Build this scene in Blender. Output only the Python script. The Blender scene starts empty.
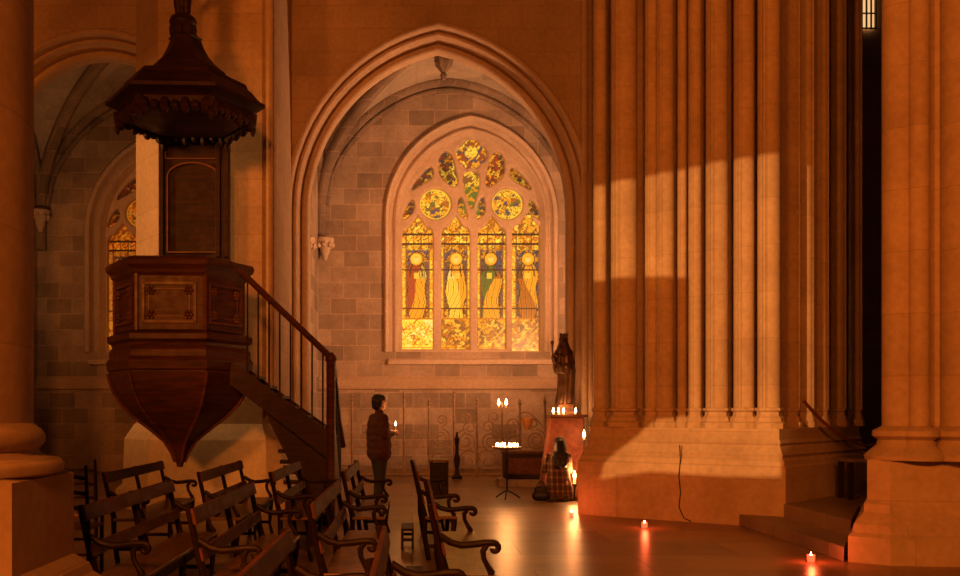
import bpy, math, random
from mathutils import Vector, Matrix
random.seed(7)
S = bpy.context.scene
COL = S.collection
PI = math.pi
F = 1000.0; HX = 412.0; HY = 412.0; EYE = 1.5     # focal length in pixels, vanishing point of the nave, eye height

# ------------------------------------------------------------------ camera, world, light, exposure
cd = bpy.data.cameras.new('camera'); cam = bpy.data.objects.new('camera', cd); COL.objects.link(cam)
cam.location = (0, 0, EYE); cam.rotation_euler = (PI / 2, 0, 0)
cd.sensor_width = 36; cd.lens = 36 * F / 960
cd.shift_x = (480 - HX) / 960; cd.shift_y = (HY - 288) / 960
cd.clip_start = 0.05; cd.clip_end = 200
S.camera = cam
W = bpy.data.worlds.new('world'); S.world = W; W.use_nodes = True
W.node_tree.nodes['Background'].inputs[0].default_value = (1.0, 0.36, 0.12, 1)
W.node_tree.nodes['Background'].inputs[1].default_value = 0.006
S.view_settings.view_transform = 'Standard'; S.view_settings.look = 'None'
S.view_settings.exposure = 0.0; S.view_settings.gamma = 1.0; S.view_settings.use_curve_mapping = False

def aim(o, tgt):
    o.rotation_euler = (Vector(tgt) - o.location).to_track_quat('-Z', 'Y').to_euler()
def area(name, loc, tgt, sx, sy, power, col):
    l = bpy.data.lights.new(name, 'AREA'); l.shape = 'RECTANGLE'; l.size = sx; l.size_y = sy
    l.energy = power; l.color = col; o = bpy.data.objects.new(name, l); COL.objects.link(o); o.location = loc; aim(o, tgt)
    return o
def spot(name, loc, tgt, deg, power, col, blend=0.1, r=0.02):
    l = bpy.data.lights.new(name, 'SPOT'); l.spot_size = math.radians(deg); l.spot_blend = blend
    l.shadow_soft_size = r; l.energy = power; l.color = col
    o = bpy.data.objects.new(name, l); COL.objects.link(o); o.location = loc; aim(o, tgt); return o
def point(name, loc, power, col, r=0.03):
    l = bpy.data.lights.new(name, 'POINT'); l.shadow_soft_size = r; l.energy = power; l.color = col
    o = bpy.data.objects.new(name, l); COL.objects.link(o); o.location = loc; return o
SODIUM = (1.0, 0.225, 0.024); WARM = (1.0, 0.42, 0.13); CANDLE = (1.0, 0.36, 0.10)
area('nave_lamp', (-0.9, -8.0, 7.2), (-0.5, 18, 4.8), 1.8, 1.2, 1750, SODIUM)
area('aisle_side_fill', (-6.0, -3.0, 6.0), (1.5, 16, 4.5), 1.6, 1.2, 950, SODIUM)  # added fill light, makes up for the shadow of the left pier
area('chapel_lamp', (3.45, 20.6, 3.2), (-0.4, 23.6, 9.0), 0.7, 1.2, 480, (1.0, 0.40, 0.15))
area('side_chapel_lamp', (-8.6, 20.2, 4.0), (-5.9, 23.5, 8.5), 0.8, 0.8, 60, (1.0, 0.36, 0.10))
spot('aisle_lamp', (-6.6, 13.3, 5.0), (-4.1, 15.6, 4.2), 90, 430, (1.0, 0.40, 0.10), 0.6, 0.15)
FLOOD = (-3.3, 1.5, 3.6); FLOOD_T = (3.75, 13.75, 2.95)
spot('unseen_floodlight', FLOOD, FLOOD_T, 26, 6600, (1.0, 0.45, 0.12), 0.0, 0.0025)

# ------------------------------------------------------------------ materials
def newmat(name):
    m = bpy.data.materials.new(name); m.use_nodes = True
    return m, m.node_tree, m.node_tree.nodes['Principled BSDF']
def node(nt, t, **kw):
    n = nt.nodes.new(t)
    for k, v in kw.items(): setattr(n, k, v)
    return n
def ramp(nt, fac, stops):
    r = node(nt, 'ShaderNodeValToRGB'); nt.links.new(fac, r.inputs[0]); e = r.color_ramp.elements
    while len(e) < len(stops): e.new(0.5)
    for i, (p, c) in enumerate(stops): e[i].position = p; e[i].color = (*c, 1)
    return r.outputs[0]
def mixc(nt, fac, a, b, mode='MIX'):
    m = node(nt, 'ShaderNodeMix', data_type='RGBA', blend_type=mode)
    if isinstance(fac, float): m.inputs[0].default_value = fac
    else: nt.links.new(fac, m.inputs[0])
    for i, v in ((6, a), (7, b)):
        if isinstance(v, tuple): m.inputs[i].default_value = (*v, 1)
        else: nt.links.new(v, m.inputs[i])
    return m.outputs[2]
def stone(name, c1, c2, bw=0.62, bh=0.36, mortar=None, joint=0.012, rough=0.85, bump=0.5, floor=False, var=0.35, bricks=True):
    m, nt, bs = newmat(name); L = nt.links.new
    tc = node(nt, 'ShaderNodeTexCoord'); sp = node(nt, 'ShaderNodeSeparateXYZ'); L(tc.outputs['Object'], sp.inputs[0])
    cb = node(nt, 'ShaderNodeCombineXYZ')
    if floor:
        L(sp.outputs[0], cb.inputs[0]); L(sp.outputs[1], cb.inputs[1])
    else:
        ad = node(nt, 'ShaderNodeMath', operation='ADD'); L(sp.outputs[0], ad.inputs[0]); L(sp.outputs[1], ad.inputs[1])
        L(ad.outputs[0], cb.inputs[0]); L(sp.outputs[2], cb.inputs[1])
    nz = node(nt, 'ShaderNodeTexNoise'); nz.inputs['Scale'].default_value = 1.1; nz.inputs['Detail'].default_value = 6
    nz.inputs['Roughness'].default_value = 0.65; L(tc.outputs['Object'], nz.inputs['Vector'])
    fine = node(nt, 'ShaderNodeTexNoise'); fine.inputs['Scale'].default_value = 14; fine.inputs['Detail'].default_value = 5
    L(tc.outputs['Object'], fine.inputs['Vector'])
    base = ramp(nt, nz.outputs['Fac'], [(0.3, c2), (0.72, c1)])
    fr = ramp(nt, fine.outputs['Fac'], [(0.3, (0.86, 0.85, 0.84)), (0.75, (1.06, 1.06, 1.06))])
    colr = mixc(nt, 1.0, base, fr, 'MULTIPLY')
    bp = node(nt, 'ShaderNodeBump'); bp.inputs['Distance'].default_value = 0.006; bp.inputs['Strength'].default_value = bump
    if bricks:
        bk = node(nt, 'ShaderNodeTexBrick'); L(cb.outputs[0], bk.inputs['Vector'])
        bk.inputs['Scale'].default_value = 1.0; bk.inputs['Brick Width'].default_value = bw; bk.inputs['Row Height'].default_value = bh
        bk.inputs['Mortar Size'].default_value = joint; bk.inputs['Mortar Smooth'].default_value = 0.4
        bk.inputs['Color1'].default_value = (1 - var, 1 - var, 1 - var, 1); bk.inputs['Color2'].default_value = (1.0 + var * .3,) * 3 + (1,)
        mo = mortar or (0.45, 0.42, 0.4); bk.inputs['Mortar'].default_value = (*mo, 1)
        colr = mixc(nt, 1.0, colr, bk.outputs['Color'], 'MULTIPLY')
        inv = node(nt, 'ShaderNodeMath', operation='MULTIPLY_ADD'); L(bk.outputs['Fac'], inv.inputs[0]); inv.inputs[1].default_value = -1.0; L(fine.outputs['Fac'], inv.inputs[2])
        L(inv.outputs[0], bp.inputs['Height'])
    else:
        L(fine.outputs['Fac'], bp.inputs['Height'])
    L(colr, bs.inputs['Base Color']); L(bp.outputs[0], bs.inputs['Normal'])
    bs.inputs['Roughness'].default_value = rough
    return m
def wood(name, c1, c2, rough=0.35, scale=3.0, spec=0.5, stretch=(1, 1, 8)):
    m, nt, bs = newmat(name); L = nt.links.new
    tc = node(nt, 'ShaderNodeTexCoord'); mp = node(nt, 'ShaderNodeMapping'); L(tc.outputs['Object'], mp.inputs[0])
    mp.inputs['Scale'].default_value = stretch
    nz = node(nt, 'ShaderNodeTexNoise'); nz.inputs['Scale'].default_value = scale; nz.inputs['Detail'].default_value = 8; L(mp.outputs[0], nz.inputs['Vector'])
    L(ramp(nt, nz.outputs['Fac'], [(0.3, c1), (0.7, c2)]), bs.inputs['Base Color'])
    n2 = node(nt, 'ShaderNodeTexNoise'); n2.inputs['Scale'].default_value = 9; L(tc.outputs['Object'], n2.inputs['Vector'])
    mr = node(nt, 'ShaderNodeMapRange'); L(n2.outputs['Fac'], mr.inputs[0]); mr.inputs[3].default_value = rough * .7; mr.inputs[4].default_value = rough * 1.4
    L(mr.outputs[0], bs.inputs['Roughness']); bs.inputs['Specular IOR Level'].default_value = spec
    bp = node(nt, 'ShaderNodeBump'); bp.inputs['Strength'].default_value = 0.08; bp.inputs['Distance'].default_value = 0.003
    L(nz.outputs['Fac'], bp.inputs['Height']); L(bp.outputs[0], bs.inputs['Normal'])
    return m
def plain(name, c, rough=0.6, metal=0.0, noise=0.25, nscale=12, spec=0.5):
    m, nt, bs = newmat(name); L = nt.links.new
    tc = node(nt, 'ShaderNodeTexCoord'); nz = node(nt, 'ShaderNodeTexNoise'); nz.inputs['Scale'].default_value = nscale; L(tc.outputs['Object'], nz.inputs['Vector'])
    L(ramp(nt, nz.outputs['Fac'], [(0.3, tuple(v * (1 - noise) for v in c)), (0.7, tuple(min(1, v * (1 + noise)) for v in c))]), bs.inputs['Base Color'])
    bs.inputs['Roughness'].default_value = rough; bs.inputs['Metallic'].default_value = metal; bs.inputs['Specular IOR Level'].default_value = spec
    return m
def glow(name, c, st):
    m, nt, bs = newmat(name)
    bs.inputs['Base Color'].default_value = (*c, 1); bs.inputs['Emission Color'].default_value = (*c, 1); bs.inputs['Emission Strength'].default_value = st
    return m
def glassmat(name, st, tint=None):
    m, nt, bs = newmat(name); L = nt.links.new
    a = node(nt, 'ShaderNodeVertexColor'); a.layer_name = 'stain'
    bs.inputs['Base Color'].default_value = (0.02, 0.015, 0.01, 1); bs.inputs['Roughness'].default_value = 0.3
    L(mixc(nt, 1.0, a.outputs['Color'], tint, 'MULTIPLY') if tint else a.outputs['Color'], bs.inputs['Emission Color']); bs.inputs['Emission Strength'].default_value = st
    return m

M = {}
M['nave'] = stone('nave_stone', (0.60, 0.45, 0.32), (0.46, 0.33, 0.23), 0.85, 0.42, (0.8, 0.78, 0.76), 0.008, 0.85, 0.3, var=0.12)
M['pier'] = stone('pier_stone', (0.58, 0.43, 0.30), (0.40, 0.28, 0.19), 5.0, 0.62, (0.8, 0.8, 0.8), 0.006, bump=0.3, var=0.08)
M['mould'] = stone('moulding_stone', (0.62, 0.48, 0.36), (0.48, 0.36, 0.26), bricks=False, bump=0.35)
M['chapel'] = stone('chapel_stone', (0.62, 0.50, 0.40), (0.34, 0.27, 0.22), 0.66, 0.40, (1.15, 1.1, 1.05), 0.014, 0.9, 0.5, var=0.38)
M['vault'] = stone('vault_stone', (0.62, 0.56, 0.50), (0.38, 0.34, 0.31), 0.5, 0.28, (0.9, 0.88, 0.86), 0.01, 0.9, 0.5, var=0.25)
M['tracery'] = stone('tracery_stone', (0.72, 0.60, 0.50), (0.55, 0.44, 0.36), bricks=False, bump=0.2)
M['rib'] = stone('rib_stone', (0.36, 0.28, 0.23), (0.20, 0.155, 0.125), 0.4, 0.5, (1.4, 1.4, 1.4), 0.01, 0.9, 0.4, var=0.3)
M['floor'] = stone('floor_stone', (0.40, 0.24, 0.12), (0.20, 0.115, 0.06), 2.3, 1.05, (0.25, 0.22, 0.2), 0.012, 0.33, 0.12, floor=True, var=0.45)
M['step'] = stone('step_stone', (0.36, 0.27, 0.19), (0.2, 0.14, 0.1), 1.6, 0.5, (0.4, 0.4, 0.4), 0.01, 0.5, 0.3, var=0.2)
M['pulpit'] = wood('pulpit_oak', (0.050, 0.020, 0.010), (0.125, 0.045, 0.018), 0.42, spec=0.25)
M['canopy'] = wood('canopy_oak', (0.022, 0.010, 0.006), (0.05, 0.020, 0.010), 0.5, spec=0.2)
M['panel'] = wood('panel_oak', (0.085, 0.034, 0.015), (0.19, 0.070, 0.026), 0.38, spec=0.35)
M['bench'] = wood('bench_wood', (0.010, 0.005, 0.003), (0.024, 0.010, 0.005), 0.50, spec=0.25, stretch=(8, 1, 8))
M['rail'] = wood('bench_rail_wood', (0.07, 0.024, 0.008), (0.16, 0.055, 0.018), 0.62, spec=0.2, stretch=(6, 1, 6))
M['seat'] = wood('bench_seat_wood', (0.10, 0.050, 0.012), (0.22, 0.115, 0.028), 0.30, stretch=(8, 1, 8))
M['iron'] = plain('wrought_iron', (0.34, 0.24, 0.16), 0.5, 0.2)
M['black_iron'] = plain('black_iron', (0.03, 0.022, 0.018), 0.4, 0.5)
M['bronze'] = plain('dark_bronze', (0.10, 0.055, 0.032), 0.38, 0.45, 0.5, 7)
M['cloth_red'] = plain('red_cloth', (0.24, 0.075, 0.04), 0.9)
M['skin'] = plain('skin', (0.62, 0.36, 0.25), 0.5, 0, 0.08)
M['hair'] = plain('dark_hair', (0.012, 0.007, 0.005), 0.5, 0, 0.4, 60)
M['jacket'] = plain('brown_jacket', (0.07, 0.024, 0.013), 0.85)
M['jeans'] = plain('dark_jeans', (0.028, 0.026, 0.032), 0.85)
M['black'] = plain('black_leather', (0.012, 0.010, 0.010), 0.5)
M['wax'] = plain('candle_wax', (0.85, 0.75, 0.55), 0.5, 0, 0.05)
M['flame'] = glow('flame', (1.0, 0.72, 0.30), 28)
M['votive_glass'] = glow('red_votive_glass', (1.0, 0.06, 0.02), 3.5)
M['white_votive'] = glow('lit_votive_glass', (1.0, 0.42, 0.14), 4.0)
M['straw'] = plain('straw', (0.30, 0.19, 0.08), 0.8, 0, 0.4, 40)
M['white_stone'] = stone('pale_stone', (0.74, 0.66, 0.54), (0.60, 0.52, 0.42), bricks=False, bump=0.2)
M['glass_1'] = glassmat('stained_glass_lit', 1.22)
M['glass_2'] = glassmat('stained_glass_dim', 0.5, (1.0, .5, .3))
def plaid():
    m, nt, bs = newmat('plaid_wool'); L = nt.links.new
    tc = node(nt, 'ShaderNodeTexCoord'); c = None
    outs = []
    for ax, sc in (('X', 7.0), ('Z', 5.5)):
        w = node(nt, 'ShaderNodeTexWave', wave_type='BANDS', bands_direction=ax); w.inputs['Scale'].default_value = sc / 2; L(tc.outputs['Object'], w.inputs['Vector'])
        r = node(nt, 'ShaderNodeMath', operation='GREATER_THAN'); L(w.outputs['Fac'], r.inputs[0]); r.inputs[1].default_value = 0.78; outs.append(r.outputs[0])
    a = mixc(nt, outs[0], (0.10, 0.055, 0.035), (0.22, 0.15, 0.10)); b = mixc(nt, outs[1], (0.75, 0.65, 0.62), (1.4, 1.3, 1.2))
    L(mixc(nt, 1.0, a, b, 'MULTIPLY'), bs.inputs['Base Color']); bs.inputs['Roughness'].default_value = 0.95
    return m
M['plaid'] = plaid()

# ------------------------------------------------------------------ mesh helpers
class MB:
    def __init__(s): s.v = []; s.f = []
    def add(s, vs, fs):
        k = len(s.v); s.v += [tuple(v) for v in vs]; s.f += [tuple(i + k for i in f) for f in fs]; return s
    def box(s, x0, x1, y0, y1, z0, z1):
        return s.add([(x0, y0, z0), (x1, y0, z0), (x1, y1, z0), (x0, y1, z0), (x0, y0, z1), (x1, y0, z1), (x1, y1, z1), (x0, y1, z1)],
                     [(0, 3, 2, 1), (4, 5, 6, 7), (0, 1, 5, 4), (1, 2, 6, 5), (2, 3, 7, 6), (3, 0, 4, 7)])
    def levels(s, lv, cap=True):            # lv: list of (polygon ccw, z)
        n = len(lv[0][0]); vs = []; fs = []
        for poly, z in lv: vs += [(p[0], p[1], z) for p in poly]
        for k in range(len(lv) - 1):
            for i in range(n):
                j = (i + 1) % n; fs.append((k * n + i, k * n + j, (k + 1) * n + j, (k + 1) * n + i))
        if cap: fs.append(tuple(range(n - 1, -1, -1))); fs.append(tuple((len(lv) - 1) * n + i for i in range(n)))
        return s.add(vs, fs)
    def lathe(s, c, prof, n=16, fold=None, cap=True, ph=0):
        lv = []
        for r, z in prof:
            ring = []
            for i in range(n):
                a = ph + 2 * PI * i / n; rr = r * (fold(a, z) if fold else 1)
                ring.append((c[0] + rr * math.cos(a), c[1] + rr * math.sin(a)))
            lv.append((ring, c[2] + z))
        return s.levels(lv, cap)
    def loft(s, rows, closed=False):        # rows of equal length
        n = len(rows[0]); vs = [p for r in rows for p in r]; fs = []
        for k in range(len(rows) - 1):
            for i in range(n - 1 + (1 if closed else 0)):
                j = (i + 1) % n; fs.append((k * n + i, (k + 1) * n + i, (k + 1) * n + j, k * n + j))
        return s.add(vs, fs)
    def tube(s, pts, r, n=8, sx=1.0, up=(0, 0, 1)):
        pts = [Vector(p) for p in pts]; N = len(pts); rs = r if isinstance(r, (list, tuple)) else [r] * N; rows = []
        prev = None
        for i, p in enumerate(pts):
            t = (pts[min(i + 1, N - 1)] - pts[max(i - 1, 0)]).normalized()
            if prev is None:
                u = Vector(up) if abs(t.dot(Vector(up))) < 0.95 else Vector((1, 0, 0))
                a = t.cross(u).normalized()
            else: a = (prev - t * prev.dot(t)).normalized()
            prev = a; b = t.cross(a)
            rows.append([p + (a * math.cos(2 * PI * k / n) * sx + b * math.sin(2 * PI * k / n)) * rs[i] for k in range(n)])
        vs = [q for r_ in rows for q in r_]; fs = []
        for k in range(N - 1):
            for i in range(n):
                j = (i + 1) % n; fs.append((k * n + i, k * n + j, (k + 1) * n + j, (k + 1) * n + i))
        fs.append(tuple(range(n - 1, -1, -1))); fs.append(tuple((N - 1) * n + i for i in range(n)))
        return s.add(vs, fs)
    def bar(s, p0, p1, w, h, up=(0, 0, 1)):  # rectangular bar
        p0 = Vector(p0); p1 = Vector(p1); t = (p1 - p0).normalized(); u = Vector(up)
        if abs(t.dot(u)) > 0.97: u = Vector((0, 1, 0))
        a = t.cross(u).normalized() * w / 2; b = a.cross(t).normalized() * h / 2
        vs = [p0 - a - b, p0 + a - b, p0 + a + b, p0 - a + b, p1 - a - b, p1 + a - b, p1 + a + b, p1 - a + b]
        return s.add(vs, [(0, 3, 2, 1), (4, 5, 6, 7), (0, 1, 5, 4), (1, 2, 6, 5), (2, 3, 7, 6), (3, 0, 4, 7)])
    def ellipsoid(s, c, r, n=14, m=9):
        prof = [(math.sin(PI * k / m), -math.cos(PI * k / m)) for k in range(m + 1)]
        prof[0] = (0.02, -1); prof[-1] = (0.02, 1)
        k0 = len(s.v); s.lathe((0, 0, 0), prof, n)
        for i in range(k0, len(s.v)):
            v = s.v[i]; s.v[i] = (c[0] + v[0] * r[0], c[1] + v[1] * r[1], c[2] + v[2] * r[2])
        return s
    def cap(s, p0, r0, p1, r1, n=12):        # tapered capsule
        p0 = Vector(p0); p1 = Vector(p1); d = p1 - p0; L = max(d.length, 1e-4); t = d / L
        pts = []; rs = []
        for k in range(5):
            a = PI / 2 * k / 4; pts.append(p0 - t * r0 * math.cos(a)); rs.append(max(r0 * math.sin(a), .0008))
        for k in range(1, 5):
            a = PI / 2 * k / 4; pts.append(p1 + t * r1 * math.sin(a)); rs.append(max(r1 * math.cos(a), .0008))
        pts.insert(5, p1); rs.insert(5, r1)
        return s.tube(pts, rs, n)
    def obj(s, name, mat, parent=None, smooth=35, world=False, bevel=0):
        me = bpy.data.meshes.new(name); off = parent.matrix_basis.translation if (parent and world) else Vector((0, 0, 0))
        if parent and world and parent.parent: off = off + parent.parent.matrix_basis.translation
        me.from_pydata([(v[0] - off[0], v[1] - off[1], v[2] - off[2]) for v in s.v], [], s.f); me.update()
        me.validate()
        if smooth:
            me.shade_smooth(); me.set_sharp_from_angle(angle=math.radians(smooth))
        me.materials.append(mat)
        o = bpy.data.objects.new(name, me); COL.objects.link(o)
        if parent: o.parent = parent
        if bevel:
            b = o.modifiers.new('bevel', 'BEVEL'); b.width = bevel; b.segments = 2; b.limit_method = 'ANGLE'
        return o
def blob(name, mb, mat, parent, vox=0.012, it=4):        # closed shapes fused into one continuous surface
    me = bpy.data.meshes.new('tmp'); me.from_pydata(mb.v, [], mb.f); me.update()
    t = bpy.data.objects.new('tmp', me); COL.objects.link(t)
    r = t.modifiers.new('r', 'REMESH'); r.mode = 'VOXEL'; r.voxel_size = vox
    sm = t.modifiers.new('s', 'SMOOTH'); sm.iterations = it; sm.factor = 0.5
    dg = bpy.context.evaluated_depsgraph_get(); dg.update()
    m2 = bpy.data.meshes.new_from_object(t.evaluated_get(dg)); bpy.data.objects.remove(t)
    m2.name = name; m2.shade_smooth(); m2.materials.clear(); m2.materials.append(mat)
    o = bpy.data.objects.new(name, m2); COL.objects.link(o); o.parent = parent
    return o
def plate(name, outer, holes, y0, y1, mat, parent=None, bevel=0.0, res=2):     # outline in x,z with holes, thick along y
    cu = bpy.data.curves.new('tmp', 'CURVE'); cu.dimensions = '2D'; cu.fill_mode = 'BOTH'
    b = bevel; cu.extrude = abs(y1 - y0) / 2 - b; cu.bevel_depth = b; cu.bevel_resolution = res if b else 0
    for loop in [outer] + holes:
        sp = cu.splines.new('POLY'); sp.points.add(len(loop) - 1); sp.use_cyclic_u = True
        for i, p in enumerate(loop): sp.points[i].co = (p[0], p[1], 0, 1)
    t = bpy.data.objects.new('tmp', cu); COL.objects.link(t)
    dg = bpy.context.evaluated_depsgraph_get(); dg.update()
    me = bpy.data.meshes.new_from_object(t.evaluated_get(dg)); bpy.data.objects.remove(t)
    ym = (y0 + y1) / 2; off = parent.location if parent else Vector((0, 0, 0))
    for v in me.vertices: v.co = (v.co.x - off[0], ym - v.co.z - off[1], v.co.y - off[2])
    me.name = name; me.materials.clear(); me.materials.append(mat); me.shade_smooth(); me.set_sharp_from_angle(angle=math.radians(40))
    o = bpy.data.objects.new(name, me); COL.objects.link(o)
    if parent: o.parent = parent
    return o
def tag(o, label=None, cat=None, group=None, kind=None):
    if label: o['label'] = label
    if cat: o['category'] = cat
    if group: o['group'] = group
    if kind: o['kind'] = kind
    return o
def struct(o): o['kind'] = 'structure'; return o
def thing(name, label, cat, loc=(0, 0, 0), rz=0, group=None):
    o = bpy.data.objects.new(name, None); COL.objects.link(o); o.location = loc; o.rotation_euler = (0, 0, rz)
    o.empty_display_size = 0.1
    return tag(o, label, cat, group)
def dup(o, parent=None):
    c = o.copy(); COL.objects.link(c)
    if parent: c.parent = parent
    for ch in [x for x in COL.objects if x.parent == o]: dup(ch, c)
    return c
def px(x, y, Y): return ((x - HX) * Y / F, EYE + (HY - y) * Y / F)     # a measured picture point on the plane at depth Y
def gx(x, Y): return (x - HX) * Y / F
def gz(y, Y): return EYE + (HY - y) * Y / F
def arch(cx, w, zs, rise, zb, off=0.0, n=14):      # pointed arch path, left foot to right foot; off grows it concentrically
    c = max(0.0, (rise * rise - w * w) / (2 * w)); R = w + c; Ro = R + off
    a1 = math.acos(min(1, c / Ro)); pts = [(cx - w - off, zb), (cx - w - off, zb + (zs - zb) * .5)]
    for i in range(n + 1):
        a = a1 * i / n; pts.append((cx + c - Ro * math.cos(a), zs + Ro * math.sin(a)))
    pts[-1] = (cx, pts[-1][1])
    right = [(2 * cx - x, z) for x, z in pts[:-1]][::-1]
    return pts + right
def sweep_arch(cx, w, zs, rise, zb, prof, n=14):   # prof: list of (offset, y)
    m = MB(); rows = [[(x, y, z) for x, z in arch(cx, w, zs, rise, zb, o, n)] for o, y in prof]
    return m.loft(rows, False)
def offset_poly(poly, d):                          # inward offset of a ccw convex polygon
    n = len(poly); out = []
    for i in range(n):
        p0 = Vector(poly[i - 1]); p1 = Vector(poly[i]); p2 = Vector(poly[(i + 1) % n])
        e1 = (p1 - p0).normalized(); e2 = (p2 - p1).normalized(); n1 = Vector((-e1.y, e1.x)); n2 = Vector((-e2.y, e2.x))
        k = (n1 + n2); k = k / max(0.2, (1 + n1.dot(n2))); out.append((p1.x + k.x * d, p1.y + k.y * d))
    return out

# ------------------------------------------------------------------ the shell of the church
YA0, YA1, YR = 18.0, 18.6, 25.5        # arcade wall front and back, rear wall of the chapels
m = MB(); m.add([(-14, -4, 0), (18, -4, 0), (18, 32, 0), (-14, 32, 0), (-14, -4, -.3), (18, -4, -.3), (18, 32, -.3), (-14, 32, -.3)],
                [(0, 1, 2, 3), (7, 6, 5, 4), (0, 4, 5, 1), (1, 5, 6, 2), (2, 6, 7, 3), (3, 7, 4, 0)])
struct(m.obj('floor', M['floor'], smooth=0))

AC = (gx(439, YA0), 2.56, gz(205, YA0), None)      # central arch: centre, half width, spring
ac_cx = gx(438.5, YA0); ac_w = 2.39; ac_zs = gz(208, YA0); ac_rise = gz(43, YA0) - ac_zs
al_cx = gx(98, YA0); al_w = 1.85; al_zs = gz(155, YA0); al_rise = gz(50, YA0) - al_zs
outer = [(-14, 0), (-14, 14.5), (6.0, 14.5), (6.0, 0)]
def hole(cx, w, zs, rise, o): 
    h = arch(cx, w, zs, rise, 0.0, o); return h
# wall outline walks under the two arches so that both openings reach the floor
wl = [(-14, 0)] + hole(al_cx, al_w, al_zs, al_rise, .30) + hole(ac_cx, ac_w, ac_zs, ac_rise, .30) + [(6.0, 0), (6.0, 14.5), (-14, 14.5)]
struct(plate('wall_arcade', wl, [], YA0, YA1, M['nave']))
# archivolts: rolls and hollows around each opening
def roll_profile(w0):
    P = [(0.31, YA1 - .01), (-0.02, YA1 - .02), (-0.02, 18.4650)]
    for k in range(9):                                # inner roll
        a = PI * k / 8; P.append((-0.02 + 0.07 - 0.07 * math.cos(a), 18.3844 - 0.09 * math.sin(a)))
    P += [(0.12, 18.4092), (0.13, 18.3100), (0.14, 18.2232), (0.17, 18.1612)]
    for k in range(7):
        a = PI * k / 6; P.append((0.205 - 0.035 * math.cos(a), 18.1240 - 0.05 * math.sin(a)))
    P += [(0.245, 18.1488), (0.26, 18.0992), (0.265, 18.0124)]
    for k in range(7):
        a = PI * k / 6; P.append((0.325 - 0.055 * math.cos(a), 17.9907 - 0.09 * math.sin(a)))
    P += [(0.385, 18.0062)]
    return P
struct(sweep_arch(ac_cx, ac_w, ac_zs, ac_rise, 0.02, roll_profile(0)).obj('trim_1', M['mould'], smooth=50))
P2 = [(o - 0.0, y) for o, y in roll_profile(0)]
struct(sweep_arch(al_cx, al_w, al_zs, al_rise, 0.02, P2).obj('trim_2', M['mould'], smooth=50))

# rear wall with the window openings
w1 = dict(cx=gx(471.3, YR), w=1.96, zs=gz(218, YR), rise=gz(126, YR) - gz(218, YR), zb=gz(352, YR))
w2 = dict(w1); w2['cx'] = gx(172, YR); w2['zs'] = w1['zs'] - .35
rw = [(-14, 0), (17, 0), (17, 14), (-14, 14)]
def wh(d, o=0.0): return arch(d['cx'], d['w'], d['zs'], d['rise'], d['zb'], o)
struct(plate('wall_rear', rw, [wh(w1, .12), wh(w2, .12)], YR, YR + .9, M['chapel']))
for i, d in enumerate((w1, w2)):
    prof = [(0.27, YR), (0.27, YR - .07), (0.22, YR - .12), (0.14, YR - .08), (0.11, YR + .05), (0.10, YR + .18), (0.05, YR + .22), (0.01, YR + .15), (-.03, YR + .13), (-.07, YR + .16), (-.08, YR + .26), (-.13, YR + .33), (-.17, YR + .42), (-.18, YR + .62), (-.22, YR + .66)]
    t = sweep_arch(d['cx'], d['w'], d['zs'], d['rise'], d['zb'], prof); struct(t.obj('trim_%d' % (3 + i), M['tracery'], smooth=50))
    s = MB(); x0 = d['cx'] - d['w'] - .15; x1 = d['cx'] + d['w'] + .15
    s.add([(x0, YR - .12, d['zb'] - .32), (x1, YR - .12, d['zb'] - .32), (x1, YR - .12, d['zb'] - .2), (x0, YR - .12, d['zb'] - .2), (x0, YR + .6, d['zb'] + .02), (x1, YR + .6, d['zb'] + .02), (x1, YR + .6, d['zb'] - .32), (x0, YR + .6, d['zb'] - .32)],
          [(0, 1, 2, 3), (3, 2, 5, 4), (0, 3, 4, 7), (1, 6, 5, 2), (0, 7, 6, 1), (4, 5, 6, 7)])
    struct(s.obj('trim_%d' % (5 + i), M['tracery'], smooth=0))
# string courses and the thicker lower wall
m = MB(); m.levels([([(-10, YR - .12), (5, YR - .12), (5, YR + .05), (-10, YR + .05)], 0), ([(-10, YR - .12), (5, YR - .12), (5, YR + .05), (-10, YR + .05)], gz(389.5, YR))])
struct(m.obj('baseboard_rear', M['chapel'], smooth=0))
m = MB(); pr = [(-.12, 0), (-.17, .03), (-.17, .09), (-.08, .22), (-.08, .26), (-.04, .30), (0.02, .36)]
zb_ = gz(390, YR); m.loft([[(-10, YR + a, zb_ + b) for a, b in pr], [(5, YR + a, zb_ + b) for a, b in pr]])
struct(m.obj('trim_7', M['mould'], smooth=30))

# dividing walls, chapel sides, east wall
for nm, x0, x1, y0, y1, mt in (('wall_divider', -2.85, -2.38, YA1, YR, 'chapel'), ('wall_left', -10.1, -9.55, YA1, YR, 'chapel'), ('wall_right', 4.2, 4.8, YA1, YR, 'chapel')):
    struct(MB().box(x0, x1, y0 - .01, y1 + .01, 0, 10.6).obj(nm, M[mt], smooth=0))

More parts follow.
